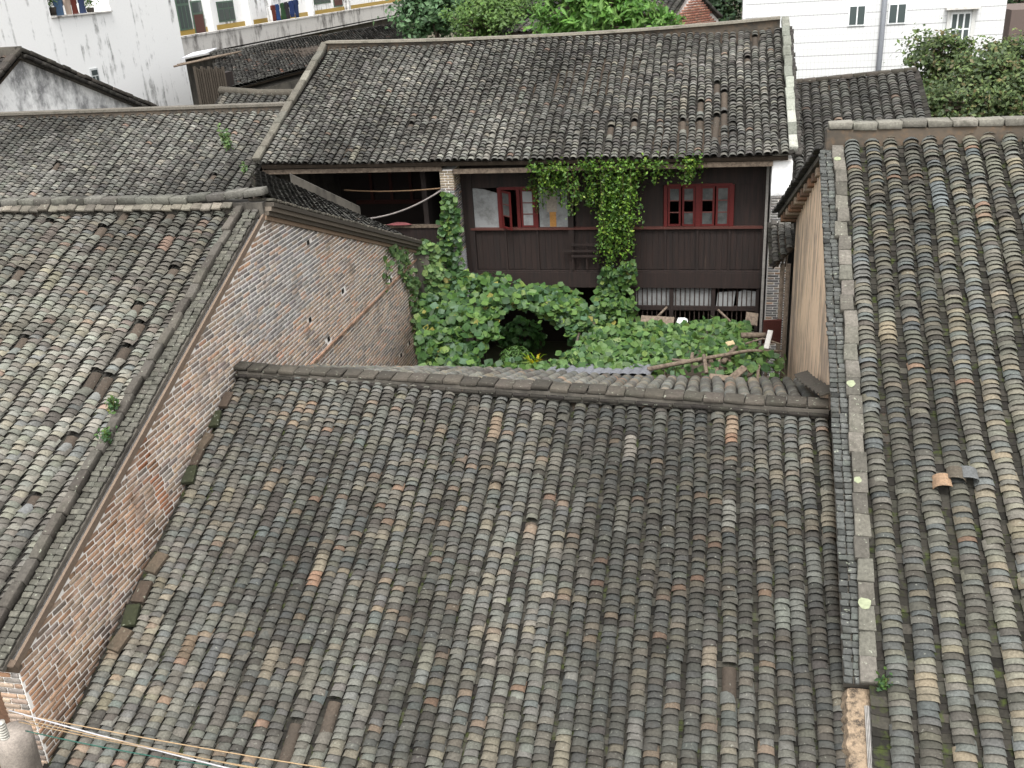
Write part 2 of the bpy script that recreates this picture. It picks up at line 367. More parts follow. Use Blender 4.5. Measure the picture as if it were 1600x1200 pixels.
def tile_roof(house, corners, spacing, expo, wd, ht, seed, pal, pan=PAN, n_ind=300, bare=0, heave=0.03, lift=0.046, th=0.010,
              part='roof', deck=True, col_sigma=0.08, mat='tile', label=None, k=0.415, wob=0.012, skip_px=(), bare_px=(), jit=0.11):
    """corners: ridge left, ridge right, eave left, eave right. roof > tile (nearest 300), tile_field, pan_field"""
    rng = np.random.default_rng(seed)
    RL, RR, EL, ER = [np.array(c, float) for c in corners]
    W = (np.linalg.norm(RR-RL)+np.linalg.norm(ER-EL))/2; L = (np.linalg.norm(EL-RL)+np.linalg.norm(ER-RR))/2
    nrmv = nrm(np.cross(RR-RL, RL-EL));  nrmv = nrmv if nrmv[2] > 0 else -nrmv
    roof = thing_part = None
    mb = MB(); dn = -nrmv*0.05
    mb.slab([RL+dn, RR+dn, ER+dn, EL+dn], -nrmv*0.10, tuple(lin((70, 60, 50))*0.6))
    roof = mb.build(part, 'plain', house)
    if label: roof['label'] = label
    nc = max(2, int(round(W/spacing))); nr = int(L/expo)
    hv = heave_fn(rng, heave)
    # --- cover tiles
    ci, ri = np.meshgrid(np.arange(nc), np.arange(nr+1), indexing='ij'); ci = ci.ravel(); ri = ri.ravel()
    u = (ci+0.5)/nc; v = np.clip((ri+0.6+rng.normal(0, 0.07, len(ri)))/nr, 0, 1.012)
    wphase = rng.uniform(0, 6.28, (nc, 2))
    def place(u, v, ci):
        S = RL[None]*(1-u[:, None])+RR[None]*u[:, None]; E_ = EL[None]*(1-u[:, None])+ER[None]*u[:, None]
        P = S*(1-v[:, None])+E_*v[:, None]
        ad = nrm(RR-RL)
        P = P+ad*(wob*(np.sin(v*L*0.9+wphase[ci % nc, 0])+0.5*np.sin(v*L*2.3+wphase[ci % nc, 1])))[:, None]
        P = P+nrmv*(hv(u*W, v*L))[:, None]
        D = E_-S; D = D/np.linalg.norm(D, axis=1)[:, None]
        return P, D
    P, D = place(u, v, ci)
    n = len(P)
    Nn = np.repeat(nrmv[None], n, 0); Ac = np.cross(Nn, D)*-1.0
    sgn = np.sign((Ac @ nrm(RR-RL)).mean()); Ac *= sgn
    yaw = rng.normal(0, 0.03, n)
    D2 = D*np.cos(yaw)[:, None]+Ac*np.sin(yaw)[:, None]; A2 = Ac*np.cos(yaw)[:, None]-D*np.sin(yaw)[:, None]
    P = P+Ac*rng.normal(0, 0.006, (n, 1))+Nn*rng.normal(0, 0.0018, (n, 1))
    tint = pal_pick(rng, pal, n, k, jit, 0.46)
    # columns were relaid with different batches: drifts of brightness and hue along and between the columns
    drift = heave_fn(rng, 0.38)(u*W*0.9, v*L*0.8)+heave_fn(rng, 0.2)(u*W*3.1, v*L*0.4)+rng.normal(0, col_sigma, nc)[ci]
    tint = tint*np.clip(1+drift, 0.5, 1.5)[:, None]
    run = rng.random((nc, nr+2)) < 0.014                      # short runs of one odd batch
    odd = np.zeros((nc, nr+2), bool)
    for q in range(6): odd[:, q:] |= run[:, :nr+2-q] if q else run
    oddc = pal_pick(rng, pal, nc*12, k, 0.12, 0.3).reshape(nc, 12, 3)[ci, (ri//7) % 12]
    om = odd[ci, ri]; tint[om] = oddc[om]*(1+rng.normal(0, 0.07, (om.sum(), 1)))
    tint = tint*A3((0.995, 1.006, 0.962))
    keep = np.ones(n, bool)
    qx, qy, _ = proj(P)
    for (sx_, sy_, ra, rb2) in skip_px: keep &= ((qx-sx_)/ra)**2+((qy-sy_)/rb2)**2 > 1
    # --- bare brown stretches where cover tiles have slid away
    bv = []
    for _ in range(bare):
        c0 = rng.integers(1, nc-1); r0 = rng.integers(3, nr-8); ln = int(rng.integers(3, 6))
        keep &= ~((ci == c0) & (ri >= r0) & (ri < r0+ln)); bv.append((c0, r0, ln))
    for (sx_, sy_, l_) in bare_px:
        i0 = np.argmin((qx-sx_)**2+(qy-sy_)**2); c0, r0 = ci[i0], max(1, ri[i0]-l_//2)
        keep &= ~((ci == c0) & (ri >= r0) & (ri < r0+l_)); bv.append((c0, r0, l_))
    px, py, pz = qx, qy, proj(P)[2]
    vis = keep & (px > -20) & (px < 1620) & (py > -10) & (py < 1215) & (pz > 0)
    order = np.argsort(np.where(vis, pz, 1e9)); ind = order[:min(n_ind, vis.sum())]
    isind = np.zeros(n, bool); isind[ind] = True
    ln = expo*2.0
    # --- individual tiles: 60 shared shapes
    if len(ind):
        K = 60; VV = tile_verts(rng, K, wd, ht, ln, lift, th, 0.0); vc = tint[rng.choice(ind, K)]
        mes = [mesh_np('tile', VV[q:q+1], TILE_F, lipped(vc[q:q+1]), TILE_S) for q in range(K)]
        for q in mes: q.materials.append(MATS[mat])
        for i in ind:
            j = np.argsort(((vc-tint[i])**2).sum(1))[rng.integers(0, 4)]
            M = Matrix(((A2[i, 0], D2[i, 0], Nn[i, 0], P[i, 0]), (A2[i, 1], D2[i, 1], Nn[i, 1], P[i, 1]), (A2[i, 2], D2[i, 2], Nn[i, 2], P[i, 2]), (0, 0, 0, 1)))
            link(bpy.data.objects.new('tile', mes[j]), roof, M)
    rest = keep & ~isind; nrest = rest.sum()
    lv = tile_verts(rng, nrest, wd, ht, ln, lift, th, 0.0)
    GV = P[rest][:, None, :]+lv[..., 0:1]*A2[rest][:, None, :]+lv[..., 1:2]*D2[rest][:, None, :]+lv[..., 2:3]*Nn[rest][:, None, :]
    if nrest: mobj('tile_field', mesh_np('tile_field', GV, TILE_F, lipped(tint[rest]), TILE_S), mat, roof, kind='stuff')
    # --- pan tiles in the valleys
    pe = expo*1.35; nrp = int(L/pe)
    ci2, ri2 = np.meshgrid(np.arange(nc+1), np.arange(nrp+1), indexing='ij'); ci2 = ci2.ravel(); ri2 = ri2.ravel()
    u2 = np.clip(ci2/nc, 0, 1); v2 = np.clip((ri2+0.7+rng.normal(0, 0.08, len(ri2)))/nrp, 0, 1.0)
    P2, Dd = place(u2, v2, ci2); m2 = len(P2)
    pv = pan_verts(rng, m2, spacing*0.98, ht*0.45, pe*1.6, 0.02)
    pt = pal_pick(rng, pan[:3], m2, 0.40, 0.2)
    A22 = np.cross(nrmv[None], Dd); A22 *= np.sign((A22 @ nrm(RR-RL)).mean())
    base = P2-nrmv*0.03
    GV = base[:, None, :]+pv[..., 0:1]*A22[:, None, :]+pv[..., 1:2]*Dd[:, None, :]+pv[..., 2:3]*nrmv[None, None, :]
    mobj('pan_tile_field', mesh_np('pan_tile_field', GV, PAN_F, pt), 'pan_mossy' if pan is PAN_MOSS else 'pan', roof, kind='stuff')
    if bv:
        for (c0, r0, l_) in bv:
            uu = np.array([(c0+0.5)/nc]); q = MB()
            Pa, Da = place(uu, np.array([(r0+0.1)/nr]), np.array([c0])); Pb, _ = place(uu, np.array([(r0+l_+0.3)/nr]), np.array([c0]))
            a_ = Ac[0]; vs = []
            for Pq in (Pa[0], (Pa[0]+Pb[0])/2, Pb[0]):
                vs += [Pq+a_*wd*0.94*_ax[j]+nrmv*(ht*0.82*_az[j]) for j in range(NS+1)]
            m_ = NS+1
            q.add(vs, [[r_*m_+i, r_*m_+i+1, (r_+1)*m_+i+1, (r_+1)*m_+i] for r_ in (0, 1) for i in range(NS)], tuple(lin((108, 96, 84))*0.36*rng.uniform(0.75, 1.2)), True)
            q.build('bare_underlay', mat, roof)
    return roof, nrmv

def block_row(parent, name, A, B, up, ln, wd, ht, seed, tint, n_mesh=10, gap=0.012, mat='cap_block', jit=0.012, ch=0.006, skip=()):
    """a row of separate blocks laid end to end from A to B"""
    rng = np.random.default_rng(seed); A = np.array(A, float); B = np.array(B, float); L = np.linalg.norm(B-A); d = (B-A)/L
    up = np.array(up, float); s = np.cross(up, d); s = nrm(s); n_ = np.cross(d, s)
    if n_ @ up < 0: n_ = -n_
    k = max(1, int(round(L/ln))); step = L/k
    mes = []
    for q in range(n_mesh):
        V = cbox_verts((step-gap, wd, ht), ch)+np.repeat(rng.normal(0, min(0.006, wd*0.04), (8, 3)), 3, 0)+rng.normal(0, 0.0015, (24, 3))
        c = np.array(tint)*(1+rng.normal(0, 0.2))*(1+rng.normal(0, 0.012, 3))
        me = mesh_np(name, V[None], cbox_template(1)[1], c[None]); me.materials.append(MATS[mat]); mes.append(me)
    for i in range(k):
        if i in skip: continue
        c = A+d*(i+0.5)*step+s*rng.normal(0, jit)+n_*rng.normal(0, jit*0.5); a = rng.normal(0, 0.02); d2 = d*cos(a)+s*sin(a); s2 = s*cos(a)-d*sin(a)
        n2 = np.cross(d2, s2)
        M = Matrix(((d2[0], s2[0], n2[0], c[0]), (d2[1], s2[1], n2[1], c[1]), (d2[2], s2[2], n2[2], c[2]), (0, 0, 0, 1)))
        link(bpy.data.objects.new(name, mes[rng.integers(0, n_mesh)]), parent, M)

def tint(c, k=0.62): return tuple(lin(c)*k)
GREY = tint((128, 122, 112), 0.6)
# ================================================================== THE SETTING
g = MB(); g.quad((-600, -200, -1.0), (600, -200, -1.0), (600, 1500, -1.0), (-600, 1500, -1.0)); g.build('ground', 'earth', kind='structure')

TS = 0.415                                    # usual roof slope here: about 22.5 degrees
# ------------------------------------------------------------------ house in front (middle roof)
hc = thing('tiled_house', (-3.2, 12.5, -1.0), 'low house with the wide grey tile roof between brick gable and ochre wall', 'house')
cRL, cRR = A3((-8.08, 14.12, 4.90)), A3((1.64, 13.34, 4.86))
dr = A3((0, -7.6, -7.6*TS))
tile_roof(hc, (cRL, cRR, cRL+dr, cRR+dr), 0.212, 0.088, 0.180, 0.062, 11, PAL_CENTRE, PAN_MOSS, bare_px=((500, 1135, 6), (456, 1172, 7), (838, 835, 2), (1152, 1075, 5)), heave=0.05, part='front_roof', wob=0.016)
bo = A3((0, 0.16, 0.0)); db = A3((0, 3.6, -3.6*0.33))
tile_roof(hc, (cRR+bo, cRL+bo, cRR+bo+db, cRL+bo+(0, 2.6, -1.02)), 0.212, 0.12, 0.180, 0.062, 12, PAL_CENTRE, PAN, heave=0.04, part='rear_roof', n_ind=300, k=0.40)
rb = MB(); sd_ = A3((0, 0.13, 0))
rb.slab([cRL-sd_-(0, 0, .02), cRR-sd_-(0, 0, .02), cRR+sd_-(0, 0, .02), cRL+sd_-(0, 0, .02)], (0, 0, 0.15), tint((74, 68, 60)))
ridge = rb.build('ridge', 'grey_plaster', hc)
block_row(ridge, 'ridge_brick', cRL+(-0.1, 0, .17), cRR+(0.0, 0, .17), (0, 0, 1), 0.30, 0.27, 0.055, 21, tint((104, 98, 88), 0.42), jit=0.016)
block_row(ridge, 'ridge_brick', cRL+(-0.1, -0.14, .06), cRR+(0.0, -0.14, .06), (0, 0, 1), 0.28, 0.1, 0.045, 22, tint((70, 66, 60), 0.45), jit=0.006)
wb = MB(); wb.box((-8.0, 6.9, -1.0), (1.45, 18.2, 1.75)); wb.build('wall', 'grey_plaster', hc)
# gap between the front roof and the brick gable: loose edge bricks and a broken pale lath
for i, (px_, py_) in enumerate(((352, 625), (335, 655), (318, 690), (305, 715), (296, 742), (245, 880), (222, 925), (205, 962), (188, 1000), (315, 632))):
    P_ = hit(px_, py_, (0, TS, -1), cRL+(0, 0, 0.12)); q = MB()
    q.obox((0, 0, 0), np.eye(3), (0.20, 0.34, 0.07), tint(((104, 90, 78), (72, 76, 54), (122, 108, 92))[i % 3], 0.4), 0.008)
    o = q.build('edge_brick', 'cap_block', hc); M_ = Matrix.Translation(P_) @ Matrix.Rotation(radians(22.5), 4, 'X') @ Matrix.Rotation(0.25*sin(i*2.1), 4, 'Z'); o.matrix_basis = M_

# ------------------------------------------------------------------ left house with the brick gable
GX = -8.15
hl = thing('tiled_house', (-12.5, 16.0, -1.0), 'house with bare brick gable and pale patchy tile roof', 'house')
lR = A3((-8.58, 16.1, 7.36)); lL = A3((-17.5, 16.1, 7.30)); dl = A3((0, -8.35, -8.35*TS))
tile_roof(hl, (lL, lR, lL+dl, lR+dl), 0.25, 0.092, 0.205, 0.07, 13, PAL_LEFT, PAN, bare_px=((199, 340, 4), (154, 376, 4), (265, 347, 3), (75, 356, 2), (265, 432, 3), (210, 490, 3), (207, 522, 4), (182, 562, 4), (17, 435, 4), (30, 547, 4), (347, 355, 4), (139, 601, 5), (156, 607, 5), (112, 700, 3), (58, 792, 3)), heave=0.05, part='front_roof', wob=0.02, k=0.46)
rb = MB(); rb.box((-17.5, 15.98, 7.2), (-8.12, 16.3, 7.50), tint((96, 90, 80))); ridge = rb.build('ridge', 'grey_plaster', hl)
block_row(ridge, 'ridge_brick', (-17.5, 16.1, 7.56), (-9.6, 16.1, 7.56), (0, 0, 1), 0.36, 0.26, 0.12, 23, tint((120, 118, 110), 0.46))
block_row(ridge, 'ridge_brick', (-9.6, 16.1, 7.57), (-8.08, 16.1, 7.70), (0, 0, 1), 0.34, 0.26, 0.12, 24, tint((120, 118, 110), 0.46))
block_row(ridge, 'ridge_tile', (-17.5, 15.93, 7.45), (-8.7, 15.93, 7.45), (0, -0.5, 1), 0.2, 0.16, 0.05, 25, tint((138, 132, 120), 0.5), jit=0.02)
fr = nrm((0, -1, -TS)); fn = nrm((0, -TS, 1))
top = A3((0, 16.0, 7.33)); low = top+fr*9.05
vg = MB(); vg.obox((-8.42, (top+low)[1]/2, (top+low)[2]/2-0.02), [(1, 0, 0), fr, fn], (0.43, 9.05, 0.06), tint((84, 78, 68))); verge = vg.build('verge', 'grey_plaster', hl)
block_row(verge, 'cap_brick', A3((-8.535, 0, 0))+top+fn*0.10, A3((-8.535, 0, 0))+low+fn*0.10, fn, 0.36, 0.135, 0.12, 26, tint((118, 113, 104), 0.40), jit=0.016)
for k_, x_ in enumerate((-8.405, -8.275)):
    block_row(verge, 'verge_tile', A3((x_, 0, 0))+top+fn*0.05, A3((x_, 0, 0))+low+fn*0.05, fn+fr*0.12, 0.092, 0.118, 0.035, 27+k_, tint((122, 120, 110), 0.38), jit=0.008, ch=0.006)
# gable wall: lime mortar body with each brick proud of it
def rake(y): return 7.25-(16.1-y)*TS if y < 16.1 else 7.25-(y-16.1)*0.375
REY = 24.75
wb = MB(); wb.slab([(GX, 7.78, -1), (GX, 7.78, rake(7.78)), (GX, 16.1, 7.25), (GX, REY, rake(REY)), (GX, REY, -1)], (-0.35, 0, 0))
gw = wb.build('gable_wall', 'mortar', hl)
rng = np.random.default_rng(5)
PAL_BRICK = [((176, 150, 124), 26), ((160, 138, 118), 20), ((186, 150, 116), 15), ((198, 142, 100), 7), ((138, 128, 120), 13), ((124, 118, 114), 9), ((104, 98, 94), 4)]
PAL_BRICKG = [((142, 138, 134), 22), ((128, 126, 124), 18), ((160, 142, 124), 16), ((110, 106, 104), 14), ((176, 136, 104), 6)]
ch_, bl_ = 0.082, 0.265; pos = []
holes = [onX(p[0], p[1], GX) for p in ((482, 382), (536, 457), (485, 502), (514, 532), (611, 440), (640, 538), (627, 557))]
for j in range(int(9/ch_)):
    z_ = -0.9+j*ch_; y_ = 7.80+(0 if j % 2 else -bl_/2)+rng.uniform(-.03, .03)
    while y_ < REY:
        L_ = bl_*(0.5 if rng.random() < 0.16 else 1)*rng.uniform(0.93, 1.06); yc = y_+L_/2
        y0, y1 = max(y_, 7.785), min(y_+L_, REY)
        if y1-y0 > 0.07 and z_+ch_*.6 < min(rake(y0), rake(y1))+0.02:
            vis_low = (cRL[2]-(cRL[1]-yc)*TS if yc < 14.1 else 4.9-(yc-14.1)*0.5)-0.25
            if z_ > vis_low and not any((abs(h[1]-(y0+y1)/2) < 0.11 and abs(h[2]-z_) < 0.075) for h in holes):
                pos.append(((y0+y1)/2, z_, y1-y0))
        y_ += L_
pos = np.array(pos); nb = len(pos)
gn = heave_fn(rng, 1.0)(pos[:, 0]*0.8, pos[:, 1]*1.6)+0.4*(pos[:, 1]-5.4)
tb = pal_pick(rng, PAL_BRICK, nb, 0.82, 0.1, 0.3); tg = pal_pick(rng, PAL_BRICKG, nb, 0.9, 0.1, 0.3); gm = gn > 0.45; tb[gm] = tg[gm]; wr = np.clip((13.2-pos[:, 0])/5, 0, .75)*rng.uniform(.4, 1, nb)*(0.6+.4*np.sin(pos[:, 0]*1.7+pos[:, 1]*2.3)); tb = tb*(1-wr[:, None])+lin((182, 128, 84))*.62*wr[:, None]
rs = [onX(a, b, GX)[1:] for a, b in ((219, 696), (236, 740), (262, 806))]                # rust run below a leak, damp foot above the front roof
for (p_, q_) in zip(rs[:-1], rs[1:]):
    t_ = np.clip(((pos[:, 0]-p_[0])*(q_[0]-p_[0])+(pos[:, 1]-p_[1])*(q_[1]-p_[1]))/((q_[0]-p_[0])**2+(q_[1]-p_[1])**2), 0, 1)
    dd = np.hypot(pos[:, 0]-p_[0]-t_*(q_[0]-p_[0]), pos[:, 1]-p_[1]-t_*(q_[1]-p_[1])); m_ = dd < .13; tb[m_] = tb[m_]*.35+lin((176, 108, 66))*.62*.65
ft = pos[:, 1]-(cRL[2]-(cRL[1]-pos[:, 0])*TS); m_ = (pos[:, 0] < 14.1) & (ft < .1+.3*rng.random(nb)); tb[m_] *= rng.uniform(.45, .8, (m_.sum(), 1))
P_ = np.stack([np.full(nb, GX), pos[:, 0], pos[:, 1]+ch_/2], 1); bx_, by_, bz_ = proj(P_)
inv = (bx_ > 0) & (bx_ < 1600) & (by_ < 1200); order = np.argsort(np.where(inv, bz_, 1e9))[:300]; isb = np.zeros(nb, bool); isb[order] = True
def brick_v(L_, pr): return cbox_verts((2*pr, L_-0.023, ch_-0.0235), 0.004)
K = 60; ref = rng.choice(order, K); bm_ = []
for r_ in ref:
    me = mesh_np('brick', brick_v(bl_, 0.009)[None]+rng.normal(0, .0015, (1, 24, 3)), cbox_template(1)[1], tb[r_:r_+1]); me.materials.append(MATS['brick']); bm_.append(me)
for i in order:
    j = np.argsort(((tb[ref]-tb[i])**2).sum(1))[rng.integers(0, 3)]
    o = bpy.data.objects.new('brick', bm_[j]); link(o, gw, Matrix.Translation(P_[i]) @ Matrix.Diagonal((rng.uniform(.7, 1.4), pos[i, 2]/bl_, 1, 1)))
rest = np.where(~isb)[0]; BV = np.stack([brick_v(pos[i, 2], rng.uniform(0.006, 0.013))+P_[i] for i in rest])
mobj('brick_field', mesh_np('brick_field', BV, cbox_template(1)[1], tb[rest]), 'brick', gw, kind='stuff')
# plaster band below the verge, projecting course, rust stain strip, put-log holes
q = MB(); q.obox((GX+0.012, (7.8+16.1)/2, (rake(7.8)+7.25)/2+0.035), [(1, 0, 0), fr, fn], (0.04, 9.1, 0.10), tint((140, 122, 106), 0.55)); q.build('plaster_band', 'brick', hl)
block_row(hl, 'string_course_brick', (GX+.012, 14.6, 3.9), (GX+.012, 24.5, 3.9), (0, 0, 1), .27, .05, .055, 36, tint((166, 134, 112), .8), mat='brick', jit=.004)
for h in holes:
    q = MB(); q.box((GX-0.02, h[1]-.07, h[2]-.02), (GX+0.004, h[1]+.06, h[2]+.09), (0.012, 0.011, 0.01)); q.build('putlog_hole', 'plain', hl)
out = []; tt = []
for j in range(int(4.6/ch_)):
    for (x0, x1) in (((0, .12), (.12, .36)) if j % 2 else ((0, .24), (.24, .36))):
        if -0.9+j*ch_+ch_ < rake(7.8)-.02:
            out.append(cbox_verts((x1-x0-.02, .024, ch_-.02), .004)+A3((GX-(x0+x1)/2, 7.775, -0.9+j*ch_+ch_/2))); tt.append(pal_pick(rng, PAL_BRICK, 1, .8)[0])
mobj('brick_field', mesh_np('brick_field', np.stack(out), cbox_template(1)[1], np.array(tt)), 'brick', gw, kind='stuff')
# rear rake: stepped cornice, coping tiles
rr = nrm((0, 1, -0.365)); rn = nrm((0, 0.365, 1)); cs = MB(); m0 = A3((GX, (16.1+REY)/2, (7.25+rake(REY))/2)); LL = (REY-16.1)/rr[1]+0.2
for k_, (o_, z_, c_) in enumerate(((0.04, -0.02, (150, 128, 108)), (0.09, 0.06, (96, 88, 78)), (0.14, 0.14, (126, 116, 104)), (0.19, 0.22, (84, 78, 70)))):
    cs.obox(m0+(o_-0.15, 0, 0)+rn*z_, [(1, 0, 0), rr, rn], (0.34, LL, 0.078), tint(c_, 0.6))
cor = cs.build('cornice', 'brick', hl)
a_ = A3((GX-0.02, 16.05, 7.25))+rn*0.29; b_ = A3((GX-0.02, REY+.05, rake(REY)))+rn*0.29
for k_, x_ in enumerate((0.10, -0.07, -0.24)):
    block_row(cor, 'coping_tile', a_+(x_, 0, 0), b_+(x_, 0, 0), rn-rr*0.1, 0.11, 0.165, 0.05, 33+k_, tint((112, 106, 96), 0.5), jit=0.008, ch=0.006)
# pier at the far corner and rear roof deck, remaining walls
q = MB(); q.box((GX-0.3, 24.5, -1), (GX+0.38, 25.1, rake(REY)+0.02)); q.build('corner_pier', 'grey_plaster', hl)
q = MB(); q.slab([(-17.5, 16.1, 7.3), (-8.4, 16.1, 7.3), (-8.4, 24.9, 4.15), (-17.5, 24.9, 4.15)], (0, 0, -0.12)); q.build('rear_roof', 'grey_plaster', hl)
q = MB(); q.box((-17.4, 7.79, -1), (GX-0.02, 8.1, 3.6), tint((128, 98, 78), .5)); q.build('front_wall', 'brick', hl)

# ------------------------------------------------------------------ lean-to roof behind the brick gable
ln_ = thing('lean_to', (-10.5, 23, -1.0), 'small ruined lean-to roof with grey coping slab behind the brick gable', 'lean-to')
p1, p2, p3, p4 = onY(398, 268, 22.4), onY(566, 340, 25.4), onY(400, 304, 19.4), onY(648, 388, 24.4)
tile_roof(ln_, (p1, p2, p3, p4), 0.2, 0.1, 0.165, 0.06, 41, PAL_DARK, PAN_MOSS, n_ind=150, heave=0.06, part='roof')
q = MB(); a_, b_ = p1*.68+p2*.32+(0, 0.05, 0), p2+(-0.05, 0.05, 0); q.slab([a_, b_, b_+(0, 0, .30), a_+(0, 0, .34)], (-.10, .14, 0), tint((118, 112, 104))); q.build('coping_slab', 'grey_plaster', ln_)
q = MB(); q.slab([p1-(0, 0, .2), p2-(0, 0, .2), p4-(0, 0, .2), p3-(0, 0, .2)], (0, 0, -5.2)); q.build('wall', 'grey_plaster', ln_)

# ------------------------------------------------------------------ house behind on the left
hb = thing('tiled_house', (-19, 29, -1.0), 'long low roof running up to the left end of the timber hall', 'house')
bR, bL = A3((-13.25, 29.0, 7.38)), A3((-27.0, 29.0, 7.38)); d_ = A3((0, -7.6, -7.6*TS))
tile_roof(hb, (bL, bR, bL+d_, bR+d_), 0.262, 0.135, 0.215, 0.075, 15, PAL_HALL, PAN, bare=3, lift=0.06, th=0.014, jit=0.17, k=0.54, heave=0.05, part='front_roof', wob=0.02)
rb = MB(); rb.box((-27, 28.9, 7.2), (-13.2, 29.2, 7.56)); rb.build('ridge', 'earth_ridge', hb)
rb = MB(); rb.box((-27, 28.86, 7.56), (-13.2, 29.24, 7.64), tint((128, 122, 112), 0.55)); rb.build('ridge_coping', 'cap_block', hb)
q = MB(); q.slab([(-27, 29.1, 7.3), (-13.3, 29.1, 7.3), (-13.3, 34.5, 5.0), (-27, 34.5, 5.0)], (0, 0, -0.12)); q.build('rear_roof', 'grey_plaster', hb)
q = MB(); q.box((-26.9, 22, -1), (-13.6, 34, 4.1)); q.build('wall', 'grey_plaster', hb)

# ------------------------------------------------------------------ right wing with the ochre gable
RA = math.tan(radians(0.8))
def rx(y): return 1.72+RA*(y-14.1)
RS = 0.55
hr = thing('tiled_house', (4.5, 15.0, -1.0), 'house with ochre plaster gable and coarse blue-grey tile roof', 'house')
rRL, rRR = A3((rx(17.3)+0.24, 17.3, 8.11)), A3((7.2, 17.3, 8.11)); d_ = A3((0, -10.2, -10.2*0.562))
rEL = A3((rx(7.1)+0.28, 7.1, 8.11-10.2*0.562))
tile_roof(hr, (rRL, rRR, rEL, rRR+d_), 0.302, 0.083, 0.232, 0.085, 17, PAL_RIGHT, PAN_MOSS, heave=0.04, part='front_roof', wob=0.02, k=0.48, skip_px=((1476, 762, 18, 9), ))
rb = MB(); rb.box((rx(17.3)-0.02, 17.2, 7.75), (7.2, 17.5, 8.32)); rb.build('ridge', 'earth_ridge', hr)
block_row(hr, 'ridge_brick', (rx(17.3)+0.0, 17.35, 8.38), (7.2, 17.35, 8.38), (0, 0, 1), 0.40, 0.34, 0.11, 51, tint((132, 128, 118), 0.6))
f2 = nrm((RA, 1, RS))*-1; fn2 = nrm(np.cross((1, 0, 0), f2)); fn2 = fn2 if fn2[2] > 0 else -fn2
topr = A3((rx(17.2), 17.2, 7.95)); lowr = topr+f2*9.25
cm = (topr+lowr)/2; s2 = nrm(np.cross(f2, fn2)); s2 = s2 if s2[0] > 0 else -s2
q = MB(); q.obox(cm+s2*0.07-fn2*0.06, [s2, f2, fn2], (0.36, 9.2, 0.14), tint((84, 78, 68))); verge = q.build('verge', 'grey_plaster', hr)
block_row(verge, 'cap_brick', topr+s2*0.165+fn2*0.09, lowr+s2*0.165+fn2*0.09, fn2, 0.31, 0.18, 0.13, 52, tint((132, 127, 117), 0.42), jit=0.014)
for k_, x_ in enumerate((0.035, -0.075)):
    block_row(verge, 'verge_tile', topr+s2*x_+fn2*0.05, lowr+s2*x_+fn2*0.05, fn2+f2*0.15, 0.086, 0.10, 0.04, 53+k_, tint((116, 118, 114), 0.38), jit=0.007, ch=0.007)
def rrake(y): return 7.86-(17.3-y)*RS if y < 17.3 else 7.86-(y-17.3)*0.40
RRY = 24.0
q = MB(); pts = [(rx(y), y, z) for y, z in ((7.0, -1), (7.0, rrake(7.0)), (17.3, 7.86), (RRY, rrake(RRY)), (RRY, -1))]; q.slab(pts, (0.35, 0, 0)); q.build('gable_wall', 'ochre_wall', hr)
q = MB(); q.slab([onX(p[0], p[1], rx(19.5)-.012) for p in ((1296, 510), (1300, 515), (1301, 548), (1297, 552))], (0.01, 0, 0), (0.7, 0.7, 0.68)); q.build('bare_lime_patch', 'plain', hr)
# ruined end of the verge: broken plaster core beside the last cap brick
e0 = lowr-fn2*.06; r_ = np.random.default_rng(44); q = MB(); nu, nv_ = 9, 40; vs = []
edge = r_.normal(0, .018, (nv_+1, 2))
for a_ in range(nv_+1):
    for b2 in range(nu+1):
        x_ = -.13+edge[a_, 0]+(.36+edge[a_, 1]-edge[a_, 0])*b2/nu; vs.append(e0+f2*(2.1*a_/nv_)+s2*x_+fn2*(r_.normal(0, .005)-(.16 if b2 in (0, nu) else 0)-.05*abs(b2/nu-.5)))
q.add(vs, [[a_*(nu+1)+b2, a_*(nu+1)+b2+1, (a_+1)*(nu+1)+b2+1, (a_+1)*(nu+1)+b2] for a_ in range(nv_) for b2 in range(nu)], (.3, .2, .1)); q.build('broken_verge_core', 'rough_core', hr)
for k_ in range(9):
    l_ = 1.75-.11*abs(k_-5)+.1*(k_ % 2); q = MB(); q.obox(lowr-fn2*.05+s2*(0.10+0.0155*k_)+f2*(.2+l_/2), [nrm(s2+f2*.02*((k_ % 3)-1)), f2, fn2], (0.010, l_, 0.04+0.012*(k_ % 3)), tint((196, 192, 186), 0.42+.08*(k_ % 3))); q.build('bare_lath', 'plain', hr)
# rear slope, overhanging verge with corbelled bricks
q = MB(); q.slab([(rx(17.3)-.05, 17.3, 8.02), (7.2, 17.3, 8.02), (7.2, 24.8, 5.0), (rx(24.8)-.42, 24.8, 5.0)], (0, 0, -0.1), tint((70, 66, 62))); rs_ = q.build('rear_roof', 'grey_plaster', hr)
ov0 = A3((rx(17.5)-.08, 17.5, 8.0)); ov1 = A3((rx(24.8)-.46, 24.8, 5.05)); od = nrm(ov1-ov0); on_ = nrm((0, .4, 1))
block_row(rs_, 'verge_tile', ov0, ov1, on_, 0.2, 0.16, 0.07, 57, tint((74, 72, 70), 0.5), jit=0.012, ch=0.01)
for k_ in range(13):
    f_ = (k_+0.7)/13.5; yy = 17.5+f_*7.2; ext = 0.04+0.36*f_
    q = MB(); q.obox((rx(yy)-ext/2+0.02, yy, 7.86-(yy-17.3)*0.4-0.05), [(1, 0, 0), rr, rn], (ext, 0.3, 0.16), tint(((150, 116, 92), (168, 150, 130), (124, 100, 82))[k_ % 3], 0.6), 0.012); q.build('corbel_brick', 'brick', hr)
q = MB(); q.box((rx(7)+0.4, 7.0, -1), (7.1, 7.3, 2.2)); q.build('front_wall', 'ochre_wall', hr)
